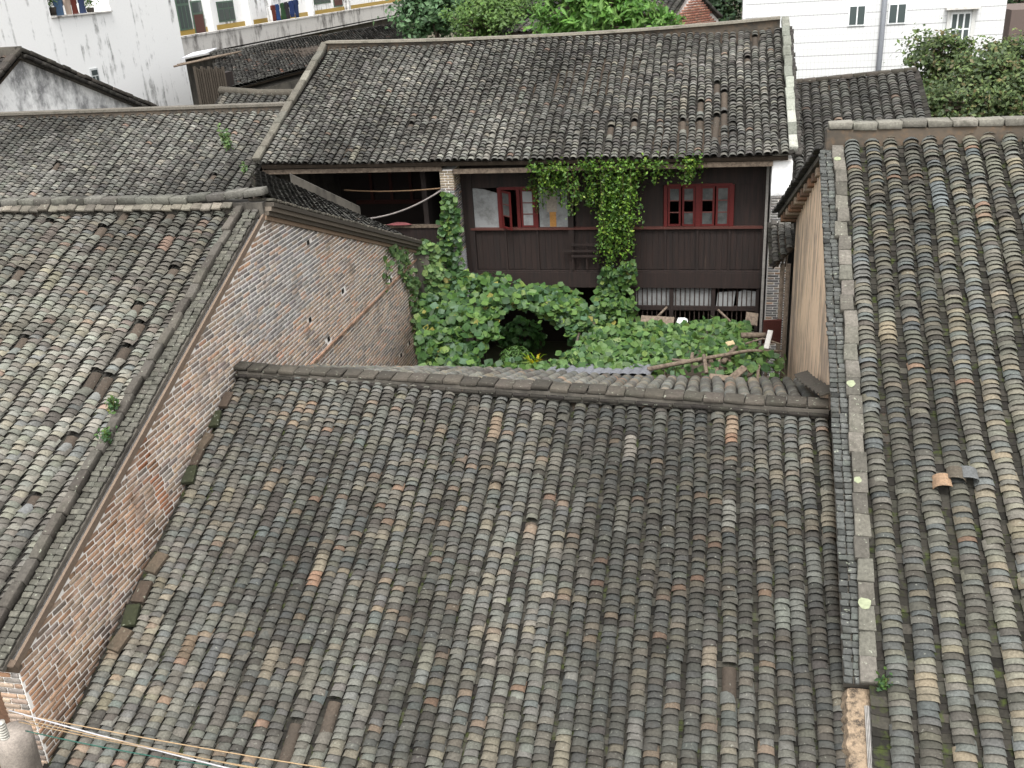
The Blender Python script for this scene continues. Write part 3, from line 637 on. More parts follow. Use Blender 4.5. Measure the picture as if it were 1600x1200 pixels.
# flashing tiles where the front house's ridge runs into the ochre wall
for k_ in range(9):
    t_ = k_/8; P_ = A3((rx(15)-0.10-0.16*sin(t_*pi/2), 13.55+t_*2.3, 4.98-0.55*t_+0.16*(1-t_)))
    q = MB(); q.obox(P_, [nrm((1, 0, .35)), nrm((0, 1, -.25)), nrm((-.35, .25, 1))], (0.24, 0.30, 0.03), tint((98, 92, 84), 0.42), 0.008); q.build('flashing_tile', 'cap_block', hc)

for (P_, r_) in ((topr+f2*0.35, .055), (topr+f2*5.05, .06), (topr+f2*6.6, .05), (topr+f2*8.3, .075)):
    c_ = P_+s2*0.14+fn2*0.158; r2_ = np.random.default_rng(int(r_*1000)); q = MB(); a1 = s2; a2 = f2
    q.slab([c_+(a1*cos(t_)+a2*sin(t_))*r_*r2_.uniform(.8, 1.1) for t_ in np.linspace(0, 2*pi, 13)[:-1]], fn2*.006, (.22, .24, .155)); q.build('lichen_patch', 'plain', hr)

# tiles knocked loose around the hole in the right roof
rpn = nrm((0, -RS, 1)); r_ = np.random.default_rng(12); lv = tile_verts(r_, 7, 0.232, 0.085, 0.2, 0.03, 0.012, 0.0)
for i, (px_, py_, c_) in enumerate(((1472, 768, (176, 146, 118)), (1512, 757, (120, 122, 122)), (1492, 757, (104, 96, 84)))):
    P_ = hit(px_, py_, rpn, rRL)+rpn*.05; me = mesh_np('loose_tile', lv[i:i+1], TILE_F, (lin(c_)*.5)[None], TILE_S); f_ = nrm((0, -1, -RS)); a_ = np.cross(rpn, f_); a_ = a_ if a_[0] > 0 else -a_
    M_ = Matrix(((a_[0], f_[0], rpn[0], P_[0]), (a_[1], f_[1], rpn[1], P_[1]), (a_[2], f_[2], rpn[2], P_[2]), (0, 0, 0, 1))) @ Matrix.Rotation(r_.normal(0, .25), 4, 'Z') @ Matrix.Rotation(r_.normal(0, .2), 4, 'Y')
    mobj('loose_tile', me, 'tile', hr, M_)


q = MB(); q.obox((GX-.19, 7.775, rake(7.78)+.0), [(1, 0, 0), fr, fn], (.44, .10, .17), tint((120, 104, 90), .5), .01); q.build('verge_end', 'brick', hl)
# ================================================================== TIMBER HALL
hh = thing('timber_hall', (-5.6, 29.5, -1.0), 'two-storey timber hall with high tile roof, red windows and hanging vines', 'house')
hEL, hER, hRL, hRR = A3((-13.05, 26.0, 6.30)), A3((1.72, 26.0, 6.24)), A3((-13.08, 32.4, 8.90)), A3((1.70, 32.4, 8.88))
hroof, hn = tile_roof(hh, (hRL, hRR, hEL, hER), 0.222, 0.145, 0.185, 0.07, 19, PAL_HALL, PAN, lift=0.066, th=0.016, jit=0.2, bare_px=((1186, 72, 6), (1118, 147, 4), (1130, 162, 6), (1128, 192, 5), (1113, 207, 8), (1088, 174, 4), (1097, 204, 4), (947, 210, 4), (992, 198, 3), (1164, 99, 3), (1074, 204, 4), (640, 205, 2)), heave=0.07, part='front_roof', wob=0.022, col_sigma=0.06, k=0.56)
# ridge: plaster band with thin coping, slightly higher at the ends
for i in range(14):
    f0, f1 = i/14, (i+1)/14; z0, z1 = [8.72+0.14*(2*f_-1)**2*(1.3 if f_ > .5 else 0.9) for f_ in (f0, f1)]; x0, x1 = hRL[0]+f0*14.8-.05, hRL[0]+f1*14.8-.05
    if i == 0:
        rdg = MB(); rcp = MB()
    rdg.add([(x0, 32.3, 8.6), (x1, 32.3, 8.6), (x1, 32.6, 8.6), (x0, 32.6, 8.6), (x0, 32.3, z0+.27), (x1, 32.3, z1+.27), (x1, 32.6, z1+.27), (x0, 32.6, z0+.27)], BOXF)
    rcp.add([(x0, 32.22, z0+.27), (x1, 32.22, z1+.27), (x1, 32.68, z1+.27), (x0, 32.68, z0+.27), (x0, 32.24, z0+.34), (x1, 32.24, z1+.34), (x1, 32.66, z1+.34), (x0, 32.66, z0+.34)], BOXF, tint((138, 132, 120), 0.6))
rdg.build('ridge', 'earth_ridge', hh); rcp.build('ridge_coping', 'cap_block', hh)
hd = nrm(hEL-hRL)
block_row(hh, 'verge_slab', hRL+(-.10, 0, .20), hEL+(-.10, 0, .14), hn, 0.62, 0.22, 0.14, 61, tint((140, 136, 124), 0.5), jit=0.008, mat='cap_block')
block_row(hh, 'verge_slab', hRR+(.12, 0, .28), hER+(.12, 0.15, .12), hn, 0.55, 0.22, 0.18, 62, tint((170, 172, 160), 0.5), jit=0.008, mat='cap_block')
block_row(hh, 'verge_tile', hRR+(.28, 0, .02), hER+(.28, 0.1, -.02), hn, 0.16, 0.16, 0.08, 63, tint((84, 80, 76), 0.5), jit=0.015)
q = MB(); q.slab([hRL, hRR, hRR+(0, 6.5, -2.7), hRL+(0, 6.5, -2.7)], (0, 0, -0.14)); q.build('rear_roof', 'grey_plaster', hh)
# slipped flat sheet at the right end of the eave
q = MB(); P_ = onY(1221, 243, 26.05); q.obox(P_+(0, .3, .16), [(1, 0, 0), hd, hn], (0.46, 0.75, 0.03), tint((120, 116, 106), 0.5)); q.build('slipped_sheet', 'cap_block', hh)
FY = 27.0
def fx(px): return onY(px, 360, FY)[0]
def fz(py, px=960): return onY(px, py, FY)[2]
pm0 = onY(686, 270, 26.2)[0]+.36
# body: rear, side walls, floors so that the openings are dark inside
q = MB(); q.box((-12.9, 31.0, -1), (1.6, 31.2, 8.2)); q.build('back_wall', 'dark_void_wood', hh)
q = MB(); q.box((-12.95, 27.0, -1), (-12.75, 38.9, 6.3)); q.build('end_wall', 'grey_plaster', hh)
q = MB(); q.slab([(1.42, 26.7, -1), (1.42, 26.7, 6.4), (1.42, 32.4, 8.75), (1.42, 39, 6.4), (1.42, 39, -1)], (0.25, 0, 0)); q.build('end_wall', 'brick', hh)
q = MB(); q.slab([(-12.9, 38.7, -1), (1.6, 38.7, -1), (1.6, 38.7, 6.4), (-12.9, 38.7, 6.4)], (0, .2, 0)); q.build('rear_wall', 'grey_plaster', hh)
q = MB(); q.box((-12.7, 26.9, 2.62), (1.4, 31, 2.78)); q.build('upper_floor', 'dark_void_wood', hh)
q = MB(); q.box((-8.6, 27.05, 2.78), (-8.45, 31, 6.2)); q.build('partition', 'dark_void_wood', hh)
# eave: purlin, fascia boards, rafters
for x_ in np.arange(-12.9, 1.7, 0.44):
    q = MB(); q.obox((x_, 26.72, 6.36+0.03), [(1, 0, 0), nrm((0, 1, TS)), nrm((0, -TS, 1))], (0.07, 1.15, 0.08)); q.build('rafter', 'dark_wood', hh)
for (a_, b_, z_, y_) in ((410, 690, 6.06, 26.15), (708, 835, 5.98, 26.12), (835, 1095, 6.0, 26.16), (1090, 1207, 6.03, 26.10)):
    q = MB(); q.box((onY(a_, 268, y_)[0], y_, z_-.08), (onY(b_, 268, y_)[0], y_+.07, z_+.05)); q.build('eave_board', 'old_wood', hh)
q = MB(); q.box((fx(705), FY-.05, fz(290)), (fx(1200), FY+.07, fz(272)+.35)); q.build('frieze', 'dark_wood', hh)
q = MB(); q.box((pm0-.02, FY-.02, -1), (fx(742), FY+.04, 6.2)); q.build('filler_board', 'dark_wood', hh)
# posts
for px_ in (739, 893, 1195):
    q = MB(); x_ = fx(px_); q.box((x_-.08, FY-.10, -1), (x_+.08, FY+.10, 6.25)); q.build('post', 'dark_wood', hh)
# floor beam, sill, planked panels between
zb0, zb1, zs = fz(447), fz(424), fz(357)
q = MB(); q.box((fx(715), FY-.14, zb0), (fx(1192), FY+.08, zb1)); q.build('floor_beam', 'dark_wood', hh)
q = MB(); q.box((fx(740), FY-.12, zb1), (fx(1192), FY-.02, zb1+.05), tint((150, 132, 116), 0.5)); q.build('beam_ledge', 'dark_wood', hh)
rng = np.random.default_rng(77)
pxs = [742, 790, 840, 892, 940, 990, 1040, 1090, 1140, 1192]
for a_, b_ in zip(pxs[:-1], pxs[1:]):
    x0, x1 = fx(a_)+.03, fx(b_)-.03; pn = MB(); pn.box((x0, FY, zb1+.05), (x1, FY+.03, zs)); pl = pn.build('wall_panel', 'dark_wood', hh)
    nbd = 5; bw = (x1-x0)/nbd
    for k_ in range(nbd):
        q = MB(); o_ = rng.uniform(.012, .024); q.box((x0+k_*bw+.005, FY-o_, zb1+.06+rng.uniform(0, .02)), (x0+(k_+1)*bw-.005, FY, zs-.01)); q.build('plank', 'dark_wood', pl)
    q = MB(); q.box((x1, FY-.07, zb1+.05), (x1+.06, FY+.02, zs)); q.build('stile', 'dark_wood', hh)
RED = tint((122, 48, 46), 0.42); REDP = tint((140, 90, 84), 0.42)
q = MB(); q.box((fx(737), FY-.12, zs), (fx(1192), FY+.02, zs+.06), tint((120, 78, 70), 0.42)); q.build('window_sill', 'paint', hh)
zt = fz(290)
q = MB(); q.box((fx(737), FY-.08, zs+.06), (fx(742), FY, zt), RED); q.build('window_frame', 'paint', hh)
# left opening: torn paper board, casement open, casement shut, patched board
q = MB(); q.slab([(fx(743), FY-.01, zs+.06), (fx(783), FY-.01, zs+.06), (fx(783), FY-.01, fz(300)), (fx(762), FY-.01, fz(293)), (fx(743), FY-.01, zt)], (0, .02, 0)); q.build('paper_board', 'paper', hh)
q = MB(); q.slab([(fx(844), FY-.01, zs+.06), (fx(891), FY-.01, zs+.06), (fx(891), FY-.01, zt), (fx(844), FY-.01, zt)], (0, .02, 0)); pb = q.build('paper_board', 'paper', hh)
q = MB(); q.box((fx(860), FY-.018, zs+.07), (fx(870), FY-.012, fz(330)), tint((190, 140, 80), 0.6)); q.build('patch', 'plain', pb)
q = MB(); q.box((fx(856), FY-.017, fz(330)), (fx(872), FY-.012, zt), tint((170, 160, 148), 0.6)); q.build('patch', 'plain', pb)
def sash(x0, x1, z0, z1, y, nv=3, glass=('dusty_glass',)*3, ang=0.0, hinge='l', t_=0.055):
    """one casement: frame > panes and glazing bars; hinged open by ang"""
    w_ = x1-x0; fr_ = MB()
    fr_.box((0, -.02, 0), (t_, .025, z1-z0), RED); fr_.box((w_-t_, -.02, 0), (w_, .025, z1-z0), RED)
    fr_.box((t_, -.019, 0), (w_-t_, .024, t_), RED); fr_.box((t_, -.019, z1-z0-t_), (w_-t_, .024, z1-z0), RED)
    M_ = Matrix.Translation((x0, y, z0)) @ Matrix.Rotation(ang, 4, 'Z') if hinge == 'l' else Matrix.Translation((x1, y, z0)) @ Matrix.Rotation(ang, 4, 'Z') @ Matrix.Translation((-w_, 0, 0))
    o = mobj('casement', fr_.mesh('casement'), 'paint', hh, M_)
    for k_ in range(nv):
        za = t_+(z1-z0-2*t_)*k_/nv; zc = t_+(z1-z0-2*t_)*(k_+1)/nv
        if glass[k_]:
            g_ = MB(); g_.box((t_-.005, -.004, za), (w_-t_+.005, .002, zc)); mobj('pane', g_.mesh('pane'), glass[k_], o, M_)
        if k_:
            g_ = MB(); g_.box((t_, -.015, za-.014), (w_-t_, .02, za+.014), REDP); mobj('glazing_bar', g_.mesh('glazing_bar'), 'paint', o, M_)
    return o
for a_ in (784, 813, 840):
    q = MB(); q.box((fx(a_)-.05, FY-.09, zs+.06), (fx(a_)+.05, FY+.03, zt), RED); q.build('window_frame', 'paint', hh)
q = MB(); q.box((fx(784), FY-.08, zt-.06), (fx(843), FY+.02, zt+.02), RED); q.build('window_frame', 'paint', hh)
sash(fx(785)+.05, fx(812)-.02, zs+.07, zt-.06, FY-.10, glass=(None, 'dusty_glass', 'dusty_glass'), ang=-0.75)
sash(fx(814)+.05, fx(840)-.05, zs+.07, zt-.06, FY-.04, glass=('paper', 'paper', 'paper'))
for a_, w_ in ((1040, .05), (1090, .07), (1142, .06)):
    q = MB(); q.box((fx(a_)-w_, FY-.09, zs+.06), (fx(a_)+w_, FY+.03, zt), RED); q.build('window_frame', 'paint', hh)
q = MB(); q.box((fx(1040), FY-.08, zt-.04), (fx(1142), FY+.02, zt+.03), RED); q.build('window_frame', 'paint', hh)
for a_, b_, gl in ((1043, 1064, (None, None, 'dusty_glass')), (1065, 1086, ('dusty_glass', None, 'dusty_glass')), (1093, 1116, ('dusty_glass', None, 'dusty_glass')), (1117, 1139, ('dusty_glass',)*3)):
    sash(fx(a_)+.01, fx(b_)-.01, zs+.07, zt-.05, FY-.04, glass=gl)
for a_, b_ in ((1146, 1192), (900, 1036)):
    q = MB(); q.box((fx(a_), FY-.01, zs+.06), (fx(b_), FY+.03, zt)); q.build('boarding', 'dark_wood', hh)
# ground floor: barred transom lights, mullions, dark lower lights
zt0, zt1 = fz(476), fz(449)
for a_, b_, mt in ((992, 1048, 'paper'), (1053, 1114, 'paper')):
    q = MB(); q.box((fx(a_), FY+.0, zt0), (fx(b_), FY+.02, zt1)); q.build('transom_board', mt, hh)
q = MB(); q.slab([(fx(1122), FY-.03, zt0-.05), (fx(1150), FY-.03, zt0+.0), (fx(1153), FY-.03, zt1-.08), (fx(1124), FY-.03, zt1-.12)], (0, .02, 0)); q.build('torn_paper', 'paper', hh)
q = MB(); q.slab([(fx(1157), FY-.03, zt0-.0), (fx(1186), FY-.03, zt0+.02), (fx(1187), FY-.03, zt1-.1), (fx(1166), FY-.03, zt1-.04), (fx(1158), FY-.03, zt1-.1)], (0, .02, 0)); q.build('torn_paper', 'paper', hh)
for px_ in np.arange(996, 1190, 7.6):
    q = MB(); x_ = fx(px_); q.box((x_-.014, FY-.05, -0.2), (x_+.014, FY-.022, zt1), tint((70, 58, 52), 0.5)); q.build('window_bar', 'plain', hh)
q = MB(); q.box((fx(935), FY-.09, zt0-.12), (fx(1192), FY+.03, zt0)); q.build('transom', 'dark_wood', hh)
for px_ in (990, 1050, 1117, 1189):
    q = MB(); x_ = fx(px_); q.box((x_-.06, FY-.10, -1), (x_+.06, FY+.03, zb0)); q.build('mullion', 'dark_wood', hh)
q = MB(); q.box((fx(990), FY-.04, -1), (fx(1192), FY+.03, fz(515))); q.build('low_wall', 'grey_plaster', hh)
q = MB(); x_ = fx(893); q.box((x_-.07, FY-.08, -1), (x_+.07, FY+.08, zb0)); q.build('post', 'dark_wood', hh)
# brick piers: lime-washed foot on the middle one, limed head on the right-hand one
def pier(x0, x1, y0, y1, z0, z1, pal, seed, bands, name='brick_pier'):
    q = MB(); q.box((x0+.012, y0+.012, z0), (x1-.012, y1-.012, z1)); pr = q.build(name, 'mortar', hh); r_ = np.random.default_rng(seed)
    out = []; tt = []
    for j in range(int((z1-z0)/.072)):
        z_ = z0+j*.072+.033
        for fc in ('f', 'r'):
            n_ = 2; a0, a1 = (x0, x1) if fc == 'f' else (y0, y1); cuts = [a0, a0+(a1-a0)*(0.38 if j % 2 else 0.62), a1]
            for c0, c1 in zip(cuts[:-1], cuts[1:]):
                d_ = ((c1-c0)-.018, .03, .055) if fc == 'f' else (.03, (c1-c0)-.018, .055)
                c_ = ((c0+c1)/2, y0+.012, z_) if fc == 'f' else (x1-.012, (c0+c1)/2, z_)
                out.append(cbox_verts(d_, .004)+np.array(c_)); b = [bb for bb in bands if bb[0] <= z_ < bb[1]]
                tt.append(np.array(b[0][2])*r_.uniform(.9, 1.05) if b else pal_pick(r_, pal, 1, .62)[0])
    mobj('brick_field', mesh_np('brick_field', np.stack(out), cbox_template(1)[1], np.array(tt)), 'brick', pr, kind='stuff')
    return pr
pm = onY(686, 270, 26.2); 
pier(pm[0], pm[0]+.40, 26.2, 27.0, -1, 6.0, PAL_BRICKG, 31, [(5.5, 9, tint((196, 178, 152), .5)), (1.5, 3.55, tint((196, 196, 200), .75))])
pr_ = onY(1207, 265, 26.2); pier(pr_[0], pr_[0]+.50, 26.2, 26.9, -1, 6.1, PAL_BRICKG, 32, [])
q = MB(); q.box((pr_[0]-.01, 26.185, 5.15), (pr_[0]+.51, 26.9, 6.05)); q.build('limed_pier_head', 'grimy_white_wall', hh)
q = MB(); q.box((fx(1192)+.02, 26.75, -1), (fx(1192)+.09, 26.84, 6.0), tint((170, 166, 160), .6)); q.build('drain_strip', 'plain', hh)
# open left bay: rail, board below, window frames deep inside
zr = fz(352, 640)
q = MB(); q.box((-12.6, FY-.05, zr-.07), (fx(692), FY+.05, zr+.02)); q.build('rail', 'old_wood', hh)
q = MB(); q.box((-12.6, FY, 2.6), (fx(692), FY+.04, zr-.07)); q.build('parapet_boards', 'dark_wood', hh)
for x_ in (-11.6, -10.9, -10.2, -9.5):
    q = MB(); q.box((x_-.05, 30.9, 4.0), (x_+.05, 30.99, 5.6), tint((90, 50, 42), .5)); q.build('inner_mullion', 'paint', hh)
q = MB(); q.box((-12.2, 30.92, 3.95), (-9.0, 30.99, 4.08), tint((90, 50, 42), .5)); q.build('inner_sill', 'paint', hh)
# small wooden rack hung below the sill
for px_ in (895, 917, 935):
    q = MB(); q.box((fx(px_)-.02, FY-.20, fz(418)), (fx(px_)+.02, FY-.16, fz(376))); rk = q.build('rack_upright', 'dark_wood', hh)
for py_, a_, b_ in ((379, 893, 935), (389, 878, 938), (397, 893, 940)):
    q = MB(); q.box((fx(a_), FY-.24, fz(py_)-.03), (fx(b_), FY-.20, fz(py_)+.03)); q.build('rack_rail', 'dark_wood', hh)

# ------------------------------------------------------------------ things strung in the open bay
def strand(name, pts, r, c, label, cat, mat='plain', group=None, nn=5):
    q = MB(); q.tube(pts, r, c, nn); return q.build(name, mat, None, label=label, cat=cat, group=group)
def sagline(a, b, sag, n=14):
    a, b = A3(a, float), A3(b, float); return [a*(1-f)+b*f-A3((0, 0, sag*4*f*(1-f))) for f in np.linspace(0, 1, n)]
strand('bamboo_pole', sagline(onY(538, 297, 26.9), onY(690, 294, 26.25), .06), .022, tint((150, 122, 94), .5), 'thin bamboo drying pole across the dark open bay of the hall', 'pole')
strand('white_hose', sagline(onY(556, 343, 26.3), onY(690, 297, 26.22), .2), .028, tint((160, 152, 148), .5), 'pale hose sagging from the brick pier across the dark open bay', 'hose')
q = MB(); P_ = onY(624, 352, 26.95)
q.add([P_+A3((r_*cos(a)*.42, r_*sin(a)*.1-.02, .03+.05*(1-r_**3)*(1+.5*sin(3*a+r_*4)))) for r_ in (0, .5, 1.0) for a in np.linspace(0, 2*pi, 11)[:-1]],
      [[i, (i+1) % 10, 10+(i+1) % 10, 10+i] for i in range(10)]+[[10+i, 10+(i+1) % 10, 20+(i+1) % 10, 20+i] for i in range(10)], tint((150, 90, 92), .6), True)
q.build('cloth', 'cloth', None, label='crumpled dull red cloth lying on the rail of the open bay', cat='cloth')

# ------------------------------------------------------------------ little porch roof and post beside the ochre wall
pt_ = thing('porch', (1.6, 25.0, -1.0), 'tiny tiled porch roof wedged between hall pier and ochre wall', 'porch')
a_, b_, c_, d_ = onY(1206, 352, 25.3), onY(1236, 352, 25.3), onY(1208, 415, 24.2), onY(1240, 385, 24.2)
tile_roof(pt_, (a_, b_, c_, d_), 0.19, 0.1, 0.155, 0.05, 43, PAL_DARK, PAN, n_ind=40, part='roof', heave=0.01)
for k_ in range(4):
    q = MB(); q.tube([c_+(.02+.1*k_, .3, -.12), d_+(-.02, .5+.2*k_, .0)], .03, tint((130, 112, 92), .5)); q.build('rafter', 'old_wood', pt_)
for px_, y_ in ((1222, 24.5), (1231, 24.3)):
    q = MB(); P_ = onY(px_, 430, y_); q.tube([(P_[0], y_, -1), (P_[0], y_, P_[2]+.3)], .06, (0.3, 0.2, 0.1), 7); q.build('post', 'old_wood', pt_)
# ================================================================== PLANTS
def leaf_template(kind):
    if kind == 'squash':
        th = np.radians([20, 55, 90, 125, 160, 200, 235, 270, 305, 340]); r = np.array([.42, .54, .43, .54, .40, .40, .54, .43, .54, .42])
        pts = [(0, -.08, 0)]+[(r_*sin(t_), r_*-cos(t_)*-1 if False else r_*cos(t_), 0) for t_, r_ in zip(th, r)]
        V = np.array(pts, float); V[:, 2] = 0.9*(V[:, 0]**2+V[:, 1]**2)*0.35; V[0, 2] = 0
        return V, [[0, i, i+1] for i in range(1, 10)]+[[0, 10, 1]]
    if kind == 'small':
        V = np.array([(0, -.5, 0), (.28, -.05, .06), (0, .5, -.06), (-.28, -.05, .06)]); return V, [[0, 1, 2], [0, 2, 3]]
    V = np.array([(0, -.5, 0), (.16, -.1, .05), (.12, .25, .0), (0, .5, -.10), (-.12, .25, .0), (-.16, -.1, .05)]); return V, [[0, 1, 2, 3], [0, 3, 4, 5]]
def leaf_frames(rng, n, nd, spread):
    nv = np.asarray(nd)+rng.normal(0, spread, (n, 3)); nv /= np.linalg.norm(nv, axis=1)[:, None]
    a = rng.normal(0, 1, (n, 3)); a -= (a*nv).sum(1)[:, None]*nv; a /= np.linalg.norm(a, axis=1)[:, None]
    return a, np.cross(nv, a), nv
def leaf_field(rng, P, sz, nd, spread, kind, cols):
    V, Fc = leaf_template(kind); n = len(P); a, b_, c_ = leaf_frames(rng, n, nd, spread)
    s = sz[:, None, None]
    G = P[:, None, :]+s*(V[None, :, 0:1]*a[:, None]+V[None, :, 1:2]*b_[:, None]+V[None, :, 2:3]*c_[:, None])
    return G, Fc, (a, b_, c_)
PAL_SQ = [((92, 128, 62), 24), ((78, 114, 62), 22), ((108, 142, 70), 14), ((66, 100, 58), 18), ((126, 150, 72), 6), ((88, 122, 88), 8), ((164, 158, 78), 1.5)]
PAL_CR = [((96, 132, 48), 24), ((80, 116, 44), 22), ((116, 148, 54), 14), ((62, 94, 40), 20), ((136, 158, 62), 5)]
PAL_PALE = [((124, 156, 92), 24), ((108, 144, 84), 20), ((140, 166, 96), 14), ((88, 122, 76), 12)]
def vine(name, label, quads, pal, size, kind='squash', n_leaf=300, seed=0, stems=(), nd=(0.15, -0.45, 0.85), spread=0.45, group=None, cat='vine', k=0.55):
    rng = np.random.default_rng(seed); Ps = []
    for (cs, n, thick) in quads:
        C_ = [np.array(c) if len(np.shape(c)) and len(c) == 3 and isinstance(c, np.ndarray) else onY(*c) for c in cs]
        u = rng.random(n)[:, None]; v = rng.random(n)[:, None]
        p = (C_[0]*(1-u)+C_[1]*u)*(1-v)+(C_[3]*(1-u)+C_[2]*u)*v
        nn = nrm(np.cross(C_[1]-C_[0], C_[3]-C_[0])); hv = heave_fn(rng, thick)
        Ps.append(p+nn*rng.normal(0, thick*.35, (n, 1))+A3((0, 0, 1))*hv(p[:, 0]*3.5, p[:, 1]*3.5+p[:, 2]*4)[:, None]*.6+rng.normal(0, .04, (n, 3)))
    P = np.concatenate(Ps); n = len(P); sz = size*rng.uniform(.6, 1.25, n); cols = pal_pick(rng, pal, n, k, .14)
    lo = P.min(0); o = thing(name, (P[:, 0].mean(), P[:, 1].mean(), lo[2]), label, cat, group)
    G, Fc, (a, b_, c_) = leaf_field(rng, P, sz, nd, spread, kind, cols)
    ind = np.zeros(n, bool)
    if n_leaf:
        dist = np.linalg.norm(P-CAM, axis=1); order = np.argsort(-(sz/dist))[:n_leaf]; ind[order] = True
        V, _ = leaf_template(kind); K = 24; ref = rng.choice(order, K); mes = []
        for r_ in ref:
            me = mesh_np('leaf', (V+rng.normal(0, .02, V.shape))[None], Fc, cols[r_:r_+1]); me.materials.append(MATS['leaf']); mes.append(me)
        for i in order:
            j = np.argsort(((cols[ref]-cols[i])**2).sum(1))[rng.integers(0, 3)]; s = sz[i]
            M = Matrix(((a[i, 0]*s, b_[i, 0]*s, c_[i, 0]*s, P[i, 0]), (a[i, 1]*s, b_[i, 1]*s, c_[i, 1]*s, P[i, 1]), (a[i, 2]*s, b_[i, 2]*s, c_[i, 2]*s, P[i, 2]), (0, 0, 0, 1)))
            link(bpy.data.objects.new('leaf', mes[j]), o, M)
    if (~ind).sum(): mobj('foliage', mesh_np('foliage', G[~ind], Fc, cols[~ind]), 'leaf', o, kind='stuff')
    for st in stems:
        q = MB(); q.tube([onY(*s) if not isinstance(s, np.ndarray) else s for s in st], .018, tint((92, 90, 54), .5), 5); q.build('stem', 'plain', o)
    return o
vine('squash_vine', 'broad-leaved squash vine heaped over the arbour beside the brick gable corner',
     [(((655, 452, 25.2), (742, 430, 26.0), (795, 472, 22.6), (658, 500, 22.2)), 620, .25), (((742, 430, 26.0), (908, 462, 25.4), (915, 500, 23.2), (792, 472, 22.6)), 640, .25),
      (((652, 492, 22.3), (797, 470, 22.6), (772, 522, 21.6), (658, 540, 21.1)), 560, .3), (((655, 538, 21.2), (765, 520, 21.6), (738, 580, 20.6), (655, 590, 20.4)), 520, .3),
      (((850, 482, 23.2), (922, 492, 23.2), (900, 528, 22.8), (852, 498, 22.8)), 130, .2), (((700, 566, 20.9), (852, 574, 20.9), (852, 588, 20.4), (700, 588, 20.4)), 170, .15),
      (((880, 505, 24.0), (935, 470, 25.0), (945, 520, 23.4), (900, 545, 22.6)), 120, .2)],
     PAL_SQ, 0.20, seed=101, stems=[((660, 580, 21.5), (670, 500, 22.4), (700, 460, 24.5))])
vine('squash_vine', 'sheet of squash leaves spread over the low bamboo trellis before the hall',
     [(((935, 512, 23.0), (1165, 506, 23.4), (1190, 556, 20.7), (880, 562, 20.1)), 1500, .14), (((880, 556, 20.3), (1080, 556, 20.4), (1000, 582, 19.5), (850, 582, 19.4)), 420, .14),
      (((1140, 560, 20.6), (1225, 556, 20.6), (1228, 590, 19.7), (1120, 590, 19.6)), 110, .2), (((1010, 575, 19.9), (1130, 570, 20.1), (1130, 588, 19.4), (1010, 586, 19.4)), 60, .15)],
     PAL_SQ[:4]+[((116, 150, 84), 20), ((132, 158, 84), 8)], 0.175, seed=102, stems=[((1000, 560, 20.2), (1060, 540, 21.2), (1150, 512, 23.0))])
def E_(*px, y=26.0): return tuple((a, b, y) for a, b in px)
# creeper: many hanging strands of uneven length with leaves along each
def creeper():
    rng = np.random.default_rng(103); Ps = []; q = MB()
    groups = [(826, 888, 262, 14, 18, 45), (868, 898, 264, 5, 25, 60), (905, 1000, 258, 15, 20, 80), (938, 994, 270, 34, 70, 155), (1000, 1030, 256, 4, 15, 40), (1060, 1098, 250, 12, 10, 44), (1034, 1050, 255, 3, 14, 36), (890, 928, 285, 8, 25, 80), (838, 848, 268, 2, 50, 80)]
    for (a, b_, y0, m_, l0, l1) in groups:
        for _ in range(m_):
            px_ = rng.uniform(a, b_); L_ = rng.uniform(l0, l1); Y_ = 25.95+rng.uniform(0, .75); dx = rng.normal(0, 6); n_ = int(L_*0.85)+6
            f_ = rng.random(n_)**.9; wv = 3.0*np.sin(f_*5+rng.uniform(0, 6)); th_ = rng.uniform(.035, .10)
            pts = np.array([onY(px_+dx*g_+w_, y0+L_*g_+rng.normal(0, 1.5), Y_) for g_, w_ in zip(f_, wv)]); br_ = rng.normal(0, .22)
            Ps.append(np.c_[pts+rng.normal(0, th_, (n_, 3)), np.full(n_, br_)])
            if rng.random() < .4: q.tube([onY(px_, y0, Y_), onY(px_+dx*.5, y0+L_*.5, Y_), onY(px_+dx, y0+L_, Y_)], .009, tint((92, 84, 56), .45), 4)
    for a, b_, y0 in ((826, 890, 262), (900, 1040, 256), (1058, 1098, 251)):     # growth lying on the eave tiles
        n_ = int((b_-a)*4); p = np.array([onY(rng.uniform(a, b_), y0+rng.normal(0, 4), 26.0) for _ in range(n_)]); Ps.append(np.c_[p+rng.normal(0, .08, (n_, 3)), np.zeros(n_)])
    P = np.concatenate(Ps); n = len(P)
    o = thing('hanging_creeper', (P[:, 0].mean(), P[:, 1].mean(), P[:, 2].min()), 'small-leaved creeper hanging from the tile eave down the timber front', 'vine')
    G, Fc, _ = leaf_field(rng, P[:, :3], .10*rng.uniform(.6, 1.3, n), (0.1, -.6, .7), .7, 'small', None)
    mobj('foliage', mesh_np('foliage', G, Fc, pal_pick(rng, PAL_CR, n, .70, .14)*np.clip(1+P[:, 3:4], .5, 1.7)), 'leaf', o, kind='stuff'); q.build('stem', 'plain', o, kind='stuff')
creeper()
vine('climbing_squash', 'column of squash leaves climbing below the hanging creeper to the eave',
     [(E_((936, 416), (994, 414), (992, 470), (932, 470), y=26.3), 260, .25), (E_((932, 466), (992, 466), (990, 516), (922, 524), y=25.4), 300, .3)], PAL_SQ, 0.17, seed=104, nd=(0.1, -0.7, 0.6))
vine('ivy', 'dense leafy climber sheathing the brick pier of the hall',
     [(E_((692, 302), (712, 310), (722, 380), (688, 372), y=26.08), 200, .12), (E_((688, 368), (722, 376), (722, 442), (684, 446), y=26.05), 230, .15)], PAL_SQ, 0.16, seed=105, nd=(0.2, -0.8, 0.5))
X_ = lambda px, py, x=GX+.06: onX(px, py, x)
